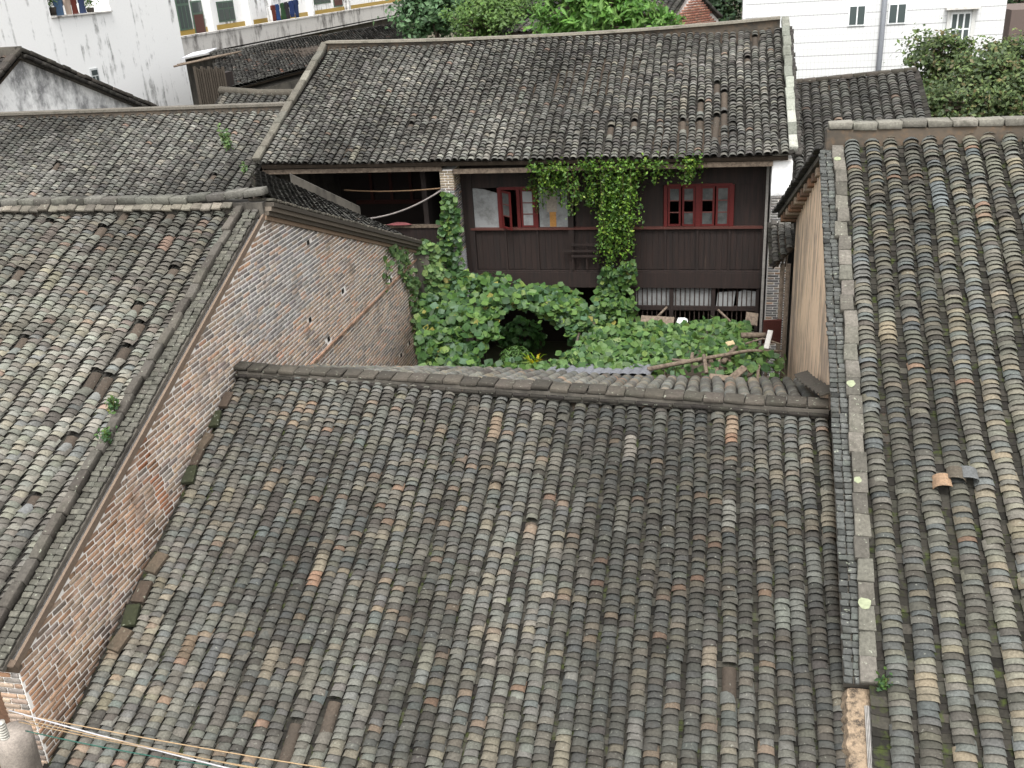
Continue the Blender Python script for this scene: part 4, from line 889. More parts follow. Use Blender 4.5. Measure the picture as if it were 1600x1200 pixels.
vine('ivy', 'pale leafy climber trailing down the far corner of the brick gable',
     [((X_(603, 386), X_(634, 382), X_(650, 455), X_(636, 450)), 150, .08), ((X_(632, 440), X_(655, 440), X_(662, 520), X_(650, 520)), 120, .08), ((X_(645, 510), X_(662, 510), X_(672, 580), X_(656, 580)), 120, .1),
      ((X_(600, 400), X_(608, 400), X_(606, 450), X_(602, 450)), 16, .03)], PAL_PALE, 0.15, n_leaf=200, seed=106, nd=(0.8, -0.3, 0.4), k=.5)
vine('ivy', 'pale bushy climber crowning the corner pier behind the gable vine',
     [(E_((648, 380), (678, 384), (692, 425), (664, 425), y=24.6), 150, .15), (E_((662, 420), (690, 425), (688, 462), (668, 462), y=24.4), 120, .15), (E_((664, 460), (684, 460), (680, 520), (664, 520), y=24.3), 90, .12)], PAL_PALE, 0.17, n_leaf=200, seed=107, nd=(0.4, -0.6, 0.6), k=.5)
# clipped little bush and a spiky yellowish plant inside the court
rng = np.random.default_rng(8)
def bush(name, label, P0, r, n, pal, size, seed, kind='long', cat='bush', k=.55):
    rng = np.random.default_rng(seed); o = thing(name, (P0[0], P0[1], P0[2]-r[2]), label, cat)
    d = rng.normal(0, 1, (n, 3)); d /= np.linalg.norm(d, axis=1)[:, None]; P = P0+d*np.array(r)*rng.uniform(.35, 1, (n, 1))**.5
    G, Fc, _ = leaf_field(rng, P, size*rng.uniform(.6, 1.3, n), d+(0, -.2, .6), .5, kind, None)
    mobj('foliage', mesh_np('foliage', G, Fc, pal_pick(rng, pal, n, k, .15)), 'leaf', o, kind='stuff')
    for i in range(4):
        q = MB(); q.tube([(P0[0]+.05*i, P0[1], P0[2]-r[2]*1.0-1.2), P0+A3((.2*(i-1.5), .1*i, 0))*r], .02, tint((96, 80, 60), .5)); q.build('stem', 'plain', o)
    return o
bush('bush', 'small round feathery bush standing in the courtyard shade', onY(805, 562, 21.6), (.42, .4, .36), 700, [((78, 112, 52), 3), ((92, 128, 60), 2)], .11, 9)
bush('undergrowth', 'dim green undergrowth deep in the arbour opening', onY(815, 525, 25.4), (.7, .5, .55), 400, [((60, 100, 48), 3), ((80, 124, 60), 2)], .16, 10, 'squash')
o = thing('spiky_plant', onY(838, 570, 21.2), 'clump of yellow-green strap leaves beside the small courtyard bush', 'plant')
for i in range(22):
    a = rng.uniform(0, 6.28); L_ = rng.uniform(.3, .55); b0 = onY(836, 575, 21.2)+rng.normal(0, .05, 3); d_ = A3((cos(a), sin(a), 0)); q = MB()
    pts = [b0+d_*L_*f_*.7+A3((0, 0, L_*(f_-.55*f_*f_)*1.4)) for f_ in (0, .35, .7, 1)]; sd2 = A3((-sin(a), cos(a), 0))*.022; ws = (1, 1, .7, .1)
    v_ = [p+sd2*s_*w_ for p, w_ in zip(pts, ws) for s_ in (-1, 1)]
    q.add(v_, [[0, 1, 3, 2], [2, 3, 5, 4], [4, 5, 7, 6]], tuple(lin(((150, 150, 60), (110, 136, 54), (172, 156, 74))[i % 3])*.55)); q.build('leaf', 'leaf', o)
# weeds rooted in the roofs
def weed(label, P0, h, n, seed, size=.1, pal=PAL_PALE):
    rng = np.random.default_rng(seed); o = thing('weed', P0, label, 'weed'); Ps = []
    for i in range(5):
        e = P0+A3((rng.normal(0, .18), rng.normal(0, .12), 1))*h*rng.uniform(.6, 1); q = MB(); q.tube([P0, (P0+e)/2+rng.normal(0, .03, 3), e], .008, tint((90, 100, 50), .5), 4); q.build('stem', 'plain', o)
        Ps += [P0+(e-P0)*f_+rng.normal(0, .05, 3) for f_ in rng.uniform(.15, 1, n//5)]
    Ps = np.array(Ps); G, Fc, _ = leaf_field(rng, Ps, size*rng.uniform(.6, 1.3, len(Ps)), (0, -.5, .7), .6, 'small', None)
    mobj('foliage', mesh_np('foliage', G, Fc, pal_pick(rng, pal, len(Ps), .5, .12)), 'leaf', o, kind='stuff')
nb_ = (0, TS, -1)
weed('tall pale weed rooted in the long low roof near the hall', hit(358, 236, nb_, bR+(0, 0, .1)), .75, 150, 1, .13)
weed('small weed rooted at the foot of the long low roof', hit(383, 268, nb_, bR+(0, 0, .1)), .3, 40, 2, .1)
weed('yellowish weed beside the broken cap bricks of the left roof verge', A3((-8.62, 0, 0))+top+fr*5.05+fn*.12, .28, 90, 3, .07, PAL_SQ)
weed('green weed between the small verge tiles of the left roof', A3((-8.47, 0, 0))+top+fr*5.6+fn*.08, .2, 90, 4, .07, PAL_SQ)
weed('green weed under the last cap brick of the right roof verge', lowr+s2*.3+fn2*.05, .16, 60, 5, .06, PAL_SQ)

# ------------------------------------------------------------------ courtyard odds and ends
sh = thing('shed', (-2.6, 19.2, -1.0), 'low shed roofed with smooth new grey half-round tiles', 'shed')
q = MB(); a_, b_ = onY(848, 586, 18.9), onY(1012, 588, 18.9); q.slab([a_, b_, b_+(0, 1.6, -.35), a_+(0.12, 1.6, -.35)], (0, 0, -.06), tint((90, 92, 96))); sr = q.build('roof', 'plain', sh)
for i in range(11):
    f_ = (i+.5)/11; p0 = a_*(1-f_)+b_*f_; q = MB(); vs = []
    for t_ in (0, .5, 1): vs += [p0+A3((0.10*t_, 1.62*t_-.02, -.35*t_))+A3((.125*cos(b2), 0, .075*sin(b2))) for b2 in np.linspace(pi, 0, 7)]
    q.add(vs, [[r_*7+j, r_*7+j+1, (r_+1)*7+j+1, (r_+1)*7+j] for r_ in (0, 1) for j in range(6)], tint((136, 138, 144), .55*rng.uniform(.9, 1.08)), True); q.build('ridge_tile', 'tile_soft', sr)
for x_ in (a_[0]+.2, b_[0]-.2):
    for y_ in (19.0, 20.3):
        q = MB(); q.tube([(x_, y_, -1), (x_, y_, a_[2]-.25)], .06, (.2, .15, .1)); q.build('post', 'old_wood', sh)
def timber(label, pts, r, c, name='timber', cat='timber', r2=None, mat='old_wood'):
    q = MB(); q.tube([onY(*p) for p in pts], r, tint(c, .6), 7, r2); return q.build(name, mat, None, label=label, cat=cat)
timber('long bleached pole lying along the front of the leafy trellis', [(1012, 577, 19.3), (1085, 563, 19.7), (1170, 548, 20.4), (1222, 549, 20.6)], .055, (170, 150, 128), 'pole', 'pole', .03)
timber('dark bent branch lying on the trellis leaves', [(1130, 565, 20.0), (1150, 543, 20.9)], .06, (74, 66, 58), 'branch', 'branch')
timber('thin upright stick leaning in front of the bleached pole', [(1100, 555, 19.8), (1104, 583, 19.3)], .045, (186, 160, 124), 'stick', 'stick')
timber('short pale stick lying level above the bleached pole', [(1050, 562, 19.8), (1100, 565, 19.8)], .03, (178, 156, 130), 'stick', 'stick')
timber('stubby stick standing behind the bleached pole', [(1082, 552, 20.0), (1080, 566, 19.7)], .04, (150, 126, 100), 'stick', 'stick')
timber('pale round log at the right end of the trellis', [(1158, 524, 21.8), (1196, 524, 21.9)], .07, (190, 176, 154), 'log', 'log')
timber('thin crooked stick crossing the trellis end beside the log', [(1165, 537, 21.4), (1192, 529, 21.6), (1220, 538, 21.4)], .025, (140, 116, 96), 'stick', 'stick')
timber('bamboo stick poking out of the leaves toward the climbing squash', [(894, 493, 23.6), (930, 506, 23.8)], .03, (190, 158, 108), 'bamboo', 'stick')
timber('slender bamboo laid above the other bamboo stick', [(896, 489, 23.8), (927, 502, 24.1)], .02, (186, 150, 100), 'bamboo', 'stick')
timber('bamboo stick slanting over the rubble heap below the hall windows', [(1016, 500, 24.6), (1052, 516, 24.0)], .03, (176, 140, 104), 'bamboo', 'stick')
timber('grey brace slanting across the barred window of the hall', [(1122, 484, 26.6), (1142, 503, 26.3)], .035, (130, 126, 122), 'brace', 'timber')
timber('brown brace leaning before the barred window by the creeper', [(1042, 480, 26.6), (1022, 500, 26.3)], .035, (130, 106, 84), 'brace', 'timber')
def plank(label, a, b_, wd, th_, c, mat='old_wood', name='plank', cat='plank'):
    a, b_ = onY(*a), onY(*b_); d_ = nrm(b_-a); s_ = nrm(np.cross(d_, (0, -.6, .8))); n_ = np.cross(s_, d_); q = MB()
    q.obox((a+b_)/2, [d_, s_, n_], (np.linalg.norm(b_-a), wd, th_), tint(c, .6), .01); return q.build(name, mat, None, label=label, cat=cat)
plank('white painted slat standing by the rusty sheet', (1204, 516, 21.5), (1197, 545, 21.2), .12, .03, (214, 210, 204), 'paint', 'slat', 'slat')
plank('weathered grey plank propped in the leaves near the ochre wall', (1164, 574, 19.8), (1142, 592, 19.4), .16, .05, (134, 124, 116))
plank('flat grey plank lying behind the front ridge', (1108, 588, 19.3), (1142, 592, 19.2), .14, .05, (148, 134, 122))
plank('small pale yellow plank on the trellis leaves', (1135, 538, 21.3), (1147, 535, 21.4), .12, .04, (206, 186, 146), 'plain')
plank('grey weathered board on the rubble heap', (1000, 505, 24.7), (1052, 508, 24.6), .5, .05, (122, 110, 100))
plank('brown board leaning on the rubble heap by the hall wall', (1165, 497, 25.2), (1184, 500, 25.2), .4, .05, (112, 96, 86))
plank('dark board standing among leaves below the flat grey plank', (1118, 572, 20.4), (1122, 590, 19.9), .35, .05, (104, 88, 74))
q = MB(); P_ = onY(1206, 518, 22.0); q.obox(P_, [nrm((1, .2, 0)), nrm((-.2, 1, .1)), nrm((0, -.1, 1))], (.42, .06, .6), tint((96, 50, 42), .4)); q.build('rusty_sheet', 'brick', None, label='rust red sheet standing against the ochre wall corner', cat='sheet')
for i, (px_, py_, y_, s_, lb) in enumerate(((1066, 503, 24.4, .16, 'white crumpled scrap on the rubble below the barred window'), (1037, 516, 23.4, .09, 'small white scrap lying on the trellis leaves'))):
    q = MB(); r_ = np.random.default_rng(i); P_ = onY(px_, py_, y_); q.add(cbox_verts((s_*2, s_*1.2, s_*1.2), s_*.35)*(1+r_.normal(0, .18, (24, 3)))+P_, cbox_template(1)[1], (.75, .76, .76), True); q.build('scrap', 'cloth', None, label=lb, cat='scrap')
rub = thing('rubble_heap', onY(1090, 512, 24.6), 'heap of broken brown rubble and boards below the barred windows', 'rubble'); rub.location.z = -1
WORLD[rub] = Matrix.Translation(rub.location)
r_ = np.random.default_rng(4)
for i in range(60):
    P_ = A3((r_.uniform(fx(990), fx(1190)), r_.uniform(23.8, 26.3), 0)); h_ = 0.95+.35*sin(P_[0]*2.1)-.2*abs(P_[1]-25.3); P_[2] = h_
    R_ = Matrix.Rotation(r_.uniform(0, 6), 3, r_.normal(0, 1, 3)); ax_ = np.array(R_)
    q = MB(); q.obox(P_, ax_, (r_.uniform(.15, .6), r_.uniform(.1, .3), r_.uniform(.05, .15)), tint(((128, 112, 98), (104, 92, 82), (140, 120, 104))[i % 3], .55*r_.uniform(.7, 1.1)), .012); q.build('fragment', 'brick', rub)
q = MB(); q.add([(fx(985), 23.6, -1), (fx(1192), 23.6, -1), (fx(1192), 26.7, -1), (fx(985), 26.7, -1), (fx(985)+.2, 24.6, .75), (fx(1192)-.2, 24.6, .8), (fx(1192)-.2, 26.5, .95), (fx(985)+.2, 26.5, .9)], BOXF, tint((96, 86, 76), .5)); q.build('mound', 'brick', rub)
tr_ = thing('trellis', (-1.5, 21.5, -1.0), 'low bamboo trellis carrying the sheet of squash leaves', 'trellis')
for px_ in (890, 960, 1040, 1120, 1185):
    q = MB(); a_, b_ = onY(px_, 572, 19.7), onY(px_+15, 512, 23.1); q.tube([a_-(0, 0, .12), b_-(0, 0, .12)], .03, tint((150, 124, 90), .55)); q.build('bamboo_rail', 'old_wood', tr_)
    for P_ in (a_, b_):
        q = MB(); q.tube([(P_[0], P_[1], -1), P_-(0, 0, .1)], .035, tint((130, 106, 80), .55)); q.build('bamboo_post', 'old_wood', tr_)
ab = thing('arbour', (-6.0, 23.5, -1.0), 'pole arbour carrying the heaped squash vine', 'arbour')
for px_, py_, y_ in ((680, 510, 22.4), (715, 500, 22.6), (740, 450, 25.4), (905, 470, 25.3)):
    P_ = onY(px_, py_, y_); q = MB(); q.tube([(P_[0], P_[1], -1), P_-(0, 0, .15)], .05, tint((120, 100, 80), .5)); q.build('pole', 'old_wood', ab)
q = MB(); q.tube([onY(668, 470, 24.6)-(0, 0, .1), onY(742, 462, 25.0)-(0, 0, .15)], .04, tint((120, 100, 80), .5)); q.build('rail', 'old_wood', ab)

# ------------------------------------------------------------------ cables over the front roof, plastered post
p0 = onY(24, 1150, 7.2)
ps = thing('plastered_post', (p0[0], p0[1], -1.0), 'rounded grey plastered post at the brick house corner holding cables', 'post')
q = MB(); q.tube([(p0[0]-.05, p0[1], -1), (p0[0]-.05, p0[1], p0[2]-.35), p0-(.02, 0, .12), p0+(0, 0, .06)], .22, tint((170, 160, 150), .62), 14, r2=.19); q.build('shaft', 'brick', ps)
q = MB(); P_ = onY(4, 1140, 6.9)
for i in range(7): q.tube([P_+(0, 0, .035*i-.12), P_+(0, 0, .035*i-.105)], .05, tint((196, 192, 182), .7), 10)
q.build('insulator', 'paint', ps)
for a_, b_, c_, r_, sg, lb, gp in (((18, 1113, 7.3), (650, 1222, 6.3), (186, 158, 122), .0065, .04, 'topmost tan cable of the three strung over the front roof', 'tan cables'),
                           ((30, 1128, 7.25), (640, 1238, 6.2), (186, 158, 122), .0065, .05, 'middle tan cable of the three strung over the front roof', 'tan cables'),
                           ((36, 1124, 7.2), (560, 1232, 6.2), (176, 150, 116), .006, .03, 'lowest tan cable of the three strung over the front roof', 'tan cables'),
                           ((14, 1110, 7.3), (420, 1216, 6.4), (200, 198, 200), .009, .02, 'thick white cable crossing the tan cables over the front roof', None),
                           ((40, 1142, 7.2), (330, 1196, 6.7), (56, 104, 92), .007, .03, 'thin green cable below the tan cables over the front roof', None)):
    strand('cable', sagline(onY(*a_), onY(*b_), sg, 18), r_, tint(c_, .62), lb, 'cable', 'paint', gp)
strand('white_rod', [onY(1372/1+0, 0, 1e-9+30) if False else hit(785, 1050, (0, TS, -1), cRL+(0, 0, .15)), hit(782, 1118, (0, TS, -1), cRL+(0, 0, .15))], .008, (.7, .7, .7), 'thin white rod lying in a valley of the front roof', 'rod', 'paint')
# ================================================================== BACKGROUND
def rX(px0, py0, px1, py1, X):
    a, b_ = onX(px0, py0, X), onX(px1, py1, X); return a[1], b_[1], min(a[2], b_[2]), max(a[2], b_[2])
# ---- white gabled house
wg = thing('white_gable_house', (-29, 34, -1.0), 'white house with soot-stained gable and dark tiled verge', 'house')
ap = onX(27, 92, -25.0); r0 = onX(212, 168, -25.0); sl = (ap[2]-r0[2])/(r0[1]-ap[1])
fy, fz_ = ap[1]-6.5, ap[2]-6.5*.5
q = MB(); q.slab([(-25, fy, -1), (-25, fy, fz_), tuple(ap), (-25, r0[1]+3, r0[2]-3*sl), (-25, r0[1]+3, -1)], (-.3, 0, 0)); q.build('gable_wall', 'grimy_white_wall', wg)
tile_roof(wg, (A3((-36, ap[1], ap[2]+.1)), A3((-24.9, ap[1], ap[2]+.1)), A3((-36, fy, fz_+.1)), A3((-24.9, fy, fz_+.1))), .3, .2, .24, .08, 71, PAL_DARK, PAN, n_ind=0)
q = MB(); q.slab([(-36, ap[1], ap[2]), (-24.8, ap[1], ap[2]), (-24.8, r0[1]+3, r0[2]-3*sl), (-36, r0[1]+3, r0[2]-3*sl)], (0, 0, .2), tint((84, 80, 76), .5)); q.build('rear_roof', 'grey_plaster', wg)
q = MB(); q.box((-36, ap[1]-.2, ap[2]), (-24.85, ap[1]+.2, ap[2]+.42)); q.build('ridge', 'grey_plaster', wg)
block_row(wg, 'verge_tile', (-24.85, ap[1], ap[2]+.32), (-24.85, r0[1]+2, r0[2]-2*sl+.32), (0, .3, 1), .45, .3, .14, 72, tint((88, 82, 76), .5), jit=.02)
block_row(wg, 'verge_tile', (-24.72, ap[1], ap[2]+.10), (-24.72, r0[1]+2, r0[2]-2*sl+.10), (0, .3, 1), .45, .2, .12, 73, tint((70, 66, 62), .5), jit=.01)
block_row(wg, 'verge_tile', (-24.85, ap[1], ap[2]+.32), (-24.85, fy, fz_+.32), (0, -.4, 1), .45, .3, .14, 74, tint((88, 82, 76), .5), jit=.02)
# ---- tall white stained building
BX = -30.0; by1 = onX(300, 150, BX)[1]; by0 = 30.0
wt = thing('white_block', (-34, 44, -1.0), 'tall white block with black run-off streaks and laundry balcony', 'building')
b0, b1, bzl, _ = rX(80, 28, 172, 12, BX); bz = onX(80, 28, BX)[2]
q = MB(); q.box((BX-8, by0, -1), (BX, by1, bz)); q.box((BX-8, b1, bz), (BX, by1, 16)); q.box((BX-8, by0, bz), (BX, b0, 16)); q.box((BX-8, b0, bz), (BX-1.3, b1, 16)); q.build('wall', 'white_wall', wt)
y0, y1, z0, z1 = rX(139, 108, 158, 138, BX)
q = MB(); q.box((BX-.02, y0, z0), (BX+.05, y1, z1), (.5, .52, .52)); fo = q.build('window', 'paint', wt)
for k_ in (0, 1):
    q = MB(); q.box((BX+.03, y0+.08+(y1-y0-.08)*k_/2, z0+.08), (BX+.062, y0+(y1-y0-.08)*(k_+1)/2, z0+(z1-z0)*.62)); q.build('pane', 'glass', fo)
q = MB(); q.box((BX+.03, y0+.08, z0+(z1-z0)*.68), (BX+.062, y1-.08, z1-.08)); q.build('pane', 'glass', fo)
q = MB(); q.box((BX-.02, y0-.15, z0-.12), (BX+.18, y1+.15, z0)); q.build('window_sill', 'parapet_wall', wt)
q = MB(); q.box((BX-1.2, b0, bz), (BX+.12, b1, bz+.06)); q.build('balcony_slab', 'parapet_wall', wt)
def garment(P, w_, h_, c, axis, label, group, seed):
    """shirt-like cloth hung from a line: shoulders, short sleeves, wavy hem"""
    r_ = np.random.default_rng(seed); ax = A3(axis, float); dn_ = A3((0, 0, -1.0)); out = nrm(np.cross(ax, dn_)); q = MB()
    prof = ((0, .5), (.07, .98), (.26, 1.0), (.30, .80), (.7, .84), (1.0, .86)); vs = []
    for v_, wv_ in prof: vs += [P+dn_*h_*v_+ax*w_*wv_*u_/2+out*(.04*sin(5*u_+seed+3*v_)) for u_ in np.linspace(-1, 1, 6)]
    q.add(vs, [[i*6+j, i*6+j+1, (i+1)*6+j+1, (i+1)*6+j] for i in range(5) for j in range(5)], tint(c, .6), True)
    o = q.build('garment', 'cloth', None, label=label, cat='garment', group=group); md = o.modifiers.new('thick', 'SOLIDIFY'); md.thickness = .02; return o
for i, (px_, c, lb) in enumerate(((88, (84, 110, 140), 'blue garment hung on the white block balcony'), (102, (196, 176, 160), 'pale beige garment hung on the white block balcony'), (112, (120, 60, 50), 'dark red garment hung on the white block balcony'), (124, (70, 84, 120), 'navy garment hung on the white block balcony'))):
    P_ = onX(px_, -6, BX-.15); garment(P_, .62, 1.25-.15*i+.25, c, (0, 1, 0), lb, None, i)
rng = np.random.default_rng(3)
for px_, lb in ((84, 'potted green plant on the white block balcony beside the beige garment'), (143, 'potted plant at the far end of the white block balcony')):
    P_ = onX(px_, 24, BX-.3); o = thing('potted_plant', P_, lb, 'plant'); q = MB(); q.tube([P_, P_+(0, 0, .35)], .14, tint((70, 64, 58), .5), 10, r2=.19); q.build('pot', 'plain', o)
    pp = P_+(0, 0, .65)+rng.normal(0, .16, (160, 3)); G, Fc, _ = leaf_field(rng, pp, .14*rng.uniform(.6, 1.2, 160), (.4, -.2, .7), .6, 'small', None); mobj('foliage', mesh_np('foliage', G, Fc, pal_pick(rng, PAL_SQ, 160, .55)), 'leaf', o, kind='stuff')
# ---- dormitory with access balcony
DX = -34.0; WX = DX-1.5
dm = thing('dormitory', (-38, 75, -1.0), 'long dormitory with green-framed doors behind a stained balcony parapet', 'building')
zt_, zb_ = onX(400, 41, DX)[2], onX(400, 68, DX)[2]
q = MB(); q.box((DX-.2, 46, zb_), (DX, 112, zt_)); q.build('parapet', 'parapet_wall', dm)
q = MB(); q.box((DX-.26, 46, zt_), (DX+.06, 112, zt_+.12)); q.build('parapet_coping', 'parapet_wall', dm)
q = MB(); q.box((WX, 46, zb_-.1), (DX, 112, zb_+.1)); q.build('balcony_floor', 'parapet_wall', dm)
q = MB(); q.box((WX-8, 46, -1), (WX, 112, 16)); q.build('wall', 'white_wall', dm)
q = MB(); q.box((WX, 46, zb_+.1), (WX+.02, 112, zt_+.35), tint((196, 164, 84), .65)); q.build('yellow_dado', 'paint', dm)
q = MB(); q.box((DX-1.3, 46, -1), (DX-1.1, 112, zb_-.1)); q.build('lower_wall', 'grey_plaster', dm)
def dorm_window(px0, py0, px1, py1, door=False):
    y0, y1, _, z1 = rX(px0, py0, px1, py0, WX); z0 = onX(px0, py1, WX)[2]
    q = MB(); q.box((WX-.02, y0, z0), (WX+.06, y1, z1), tint((96, 122, 104), .6)); o = q.build('door' if door else 'window', 'paint', dm)
    n_ = 1 if door else 3
    for k_ in range(n_):
        for j_ in range(2):
            ya, yb = y0+.1+(y1-y0-.1)*k_/n_, y0+(y1-y0-.1)*(k_+1)/n_; za, zb2 = (z0+.1, z0+(z1-z0)*.62) if j_ == 0 else (z0+(z1-z0)*.68, z1-.1)
            q = MB(); q.box((WX+.03, ya, za), (WX+.07, yb, zb2), tint((110, 66, 58), .5)); q.build('door_panel' if door and j_ == 0 else 'pane', 'paint' if door and j_ == 0 else 'glass', o)
for a in ((270, -14, 290, 50), (337, 3, 363, 36), (486, -30, 512, 8), (548, -40, 572, -4)): dorm_window(*a)
for a in ((296, 2, 313, 60), (516, -34, 530, 12)): dorm_window(*a, door=True)
for px_ in (322, 382, 418, 482, 540):
    yc = onX(px_, 20, WX)[1]; q = MB(); q.box((WX, yc-.2, zb_), (WX+.5, yc+.25, 16)); q.build('pilaster', 'white_wall', dm)
for i, (px_, c, lb) in enumerate(((426, (120, 60, 46), 'brown garment on the dormitory line'), (432, (48, 84, 140), 'bright blue garment on the dormitory line'), (440, (60, 96, 62), 'green garment on the dormitory line'), (446, (60, 56, 62), 'charcoal garment on the dormitory line'), (454, (52, 72, 126), 'indigo garment on the dormitory line'), (461, (48, 66, 110), 'navy garment at the end of the dormitory line'))):
    P_ = onX(px_, 8+(-.25)*(px_-426), DX-.35); garment(P_, 1.0, 1.25+.2*(i % 2), c, (0, 1, 0), lb, None, 20+i)
a_, b_ = onX(418, 10, DX-.35), onX(482, -6, DX-.35); strand('clothes_line', [a_, b_], .02, (.3, .3, .3), 'clothes line strung along the dormitory balcony', 'line')
# ---- collapsing roof, plank shed and small roof between
dl_ = thing('tiled_house', (-24, 52, -1.0), 'collapsing tile roof with broken rafter ends below the dormitory', 'house')
c4 = (onY(332, 84, 50), onY(622, 38, 78), onY(350, 141, 43), onY(660, 62, 67))
tile_roof(dl_, c4, .34, .24, .27, .1, 81, PAL_DARK+[((176, 110, 80), 1.5)], PAN, n_ind=0, heave=.03, wob=.05)
q = MB(); q.slab([c[:]-(0, 0, .4) for c in (c4[0], c4[1], c4[3], c4[2])], (0, 0, -6)); q.build('wall', 'grey_plaster', dl_)
for i in range(9):
    f_ = i/8; P_ = onY(292+44*f_, 99-10*f_, 47+2*f_); q = MB(); q.tube([P_+(-.6, -.3, -.1+.05*sin(i)), P_+(1.1, .9, .15)], .05, tint((96, 84, 74), .5)); q.build('rafter', 'old_wood', dl_)
q = MB(); a_, b_ = onY(284, 92, 47), onY(323, 84, 49); q.slab([a_, b_, b_+(0, 1.2, .15), a_+(0, 1.2, .15)], (0, 0, .05), (.55, .56, .58)); q.build('loose_sheet', 'paint', dl_)
pk = thing('plank_shed', (-21.5, 40, -1.0), 'dark plank shed squeezed against the white block corner', 'shed')
for i in range(13):
    px_ = 301+i*3.7; P_ = onY(px_, 104+(i % 3)*2, 41+.1*i); q = MB(); q.box((P_[0], P_[1], -1), (P_[0]+.13, P_[1]+.04, P_[2]), tint((112, 102, 90), .32)); q.build('plank', 'plain', pk)
P_ = onY(300, 104, 42.5); q = MB(); q.box((P_[0]+.1, 42.6, -1), (P_[0]+1.2, 44, P_[2]-.4)); q.build('back_wall', 'dark_wood', pk)
sm = thing('tiled_house', (-16.5, 34, -1.0), 'little roof with a rounded grey ridge tucked behind the long low roof', 'house')
a_, b_ = onY(352, 146, 36.0), onY(462, 150, 36.0)
tile_roof(sm, (a_, b_, a_+(0, -4, -1.6), b_+(0, -4, -1.6)), .26, .14, .21, .07, 83, PAL_HALL, PAN, n_ind=0)
q = MB(); q.tube([a_+(-.2, 0, .12), (a_+b_)/2+(0, 0, .05), b_+(.3, 0, .1)], .16, tint((104, 98, 88), .5), 10); q.build('ridge', 'cap_block', sm)
q = MB(); q.box((a_[0], 32.4, -1), (b_[0], 39, a_[2]-1.7)); q.build('wall', 'grey_plaster', sm)
q = MB(); q.slab([a_, b_, b_+(0, 4, -1.6), a_+(0, 4, -1.6)], (0, 0, -.1)); q.build('rear_roof', 'grey_plaster', sm)
# ---- roof behind the right wing
rf = thing('tiled_house', (4, 31, -1.0), 'dark tile roof between the hall verge and the white tiled building', 'house')
a_, b_ = onY(1236, 134, 33.5), onY(1430, 114, 33.5)
tile_roof(rf, (a_, b_, a_+(-.1, -6, -2.2), b_+(-.1, -6, -2.2)), .30, .16, .24, .08, 85, PAL_DARK, PAN, n_ind=200, heave=.04, lift=.06, th=.014, jit=.18, k=.54)
block_row(rf, 'ridge_brick', a_+(0, .1, .1), b_+(.05, .1, .1), (0, 0, 1), .4, .3, .12, 86, tint((96, 90, 82), .5))
q = MB(); q.slab([a_, b_, b_+(0, 5, -2), a_+(0, 5, -2)], (0, 0, -.1)); q.build('rear_roof', 'grey_plaster', rf)
q = MB(); q.box((a_[0]+.1, 28.2, -1), (b_[0]-.1, 38, a_[2]-2.3)); q.build('wall', 'grey_plaster', rf)
# ---- white tiled building
LY = 46.0; lx0, lx1 = onY(1165, 20, LY)[0], onY(1570, 30, LY)[0]
wl = thing('white_tiled_building', ((lx0+lx1)/2, 50, -1.0), 'white wall-tiled building with grey drainpipe and sliding windows', 'building')
q = MB(); q.box((lx0, LY, -1), (lx1, LY+10, 16)); q.build('wall', 'wall_tiles', wl)
q = MB(); q.box((lx0-.12, LY-.06, -1), (lx0, LY+.2, 16), (.6, .6, .6)); q.build('corner_trim', 'paint', wl)
def lwin(px0, py0, px1, py1, cols, rows=1, fr_=.055):
    a, b_ = onY(px0, py1, LY), onY(px1, py0, LY); q = MB(); q.box((a[0], LY-.05, a[2]), (b_[0], LY+.02, b_[2]), (.72, .74, .74)); o = q.build('window', 'paint', wl); w_ = b_[0]-a[0]; h_ = b_[2]-a[2]
    for i in range(cols):
        for j in range(rows):
            q = MB(); q.box((a[0]+fr_+(w_-fr_)*i/cols, LY-.065, a[2]+fr_+(h_-fr_)*j/rows), (a[0]+(w_-fr_)*(i+1)/cols, LY-.03, a[2]+(h_-fr_)*(j+1)/rows)); q.build('pane', 'glass', o)
    return a, b_
lwin(1324, 7, 1354, 41, 2); lwin(1386, 4, 1418, 38, 2)
a_, b_ = lwin(1480, 18, 1519, 72, 3, 2, .07)
q = MB(); q.box((a_[0]-.25, LY-.35, b_[2]+.12), (b_[0]+.25, LY, b_[2]+.22)); q.build('window_canopy', 'parapet_wall', wl)
q = MB(); q.box((a_[0]-.14, LY-.1, a_[2]), (a_[0], LY, b_[2]+.12), (.5, .5, .48)); q.build('window_surround', 'paint', wl); q = MB(); q.box((b_[0], LY-.1, a_[2]), (b_[0]+.14, LY, b_[2]+.12), (.5, .5, .48)); q.build('window_surround', 'paint', wl)
P_ = onY(1379, 40, LY-.12); q = MB(); q.tube([(P_[0], LY-.12, -1), (P_[0], LY-.12, 16)], .11, tint((150, 154, 160), .62), 10); q.build('drainpipe', 'paint', wl)
# ---- red brick house behind the hall
kA, kB, kP = onY(1040, 42, 54.5), onY(1122, 42, 58.5), onY(1080, -14, 57.0); kz = kP[2]
kb = thing('red_brick_house', (-6.5, 58, -1.0), 'red brick house with tile roof half hidden by a broad-leaved tree', 'house')
kB[2] = kA[2]
tile_roof(kb, (A3((-10.4, 59, kz+.1)), kP+(0, 0, .12), A3((-12.0, 54.0, kA[2]+.1)), kA+(0, 0, .1)), .34, .24, .27, .09, 91, PAL_DARK, PAN, n_ind=0)
q = MB(); q.slab([(kA[0], kA[1], -1), tuple(kA), tuple(kP), tuple(kB), (kB[0], kB[1], -1)], (-.2, .3, 0)); kw = q.build('gable_wall', 'mortar', kb)
kd = nrm((kB-kA)*(1, 1, 0)); kn = A3((kd[1], -kd[0], 0)); kL = np.linalg.norm((kB-kA)[:2]); kf = ((kP-kA)[:2] @ kd[:2])/kL
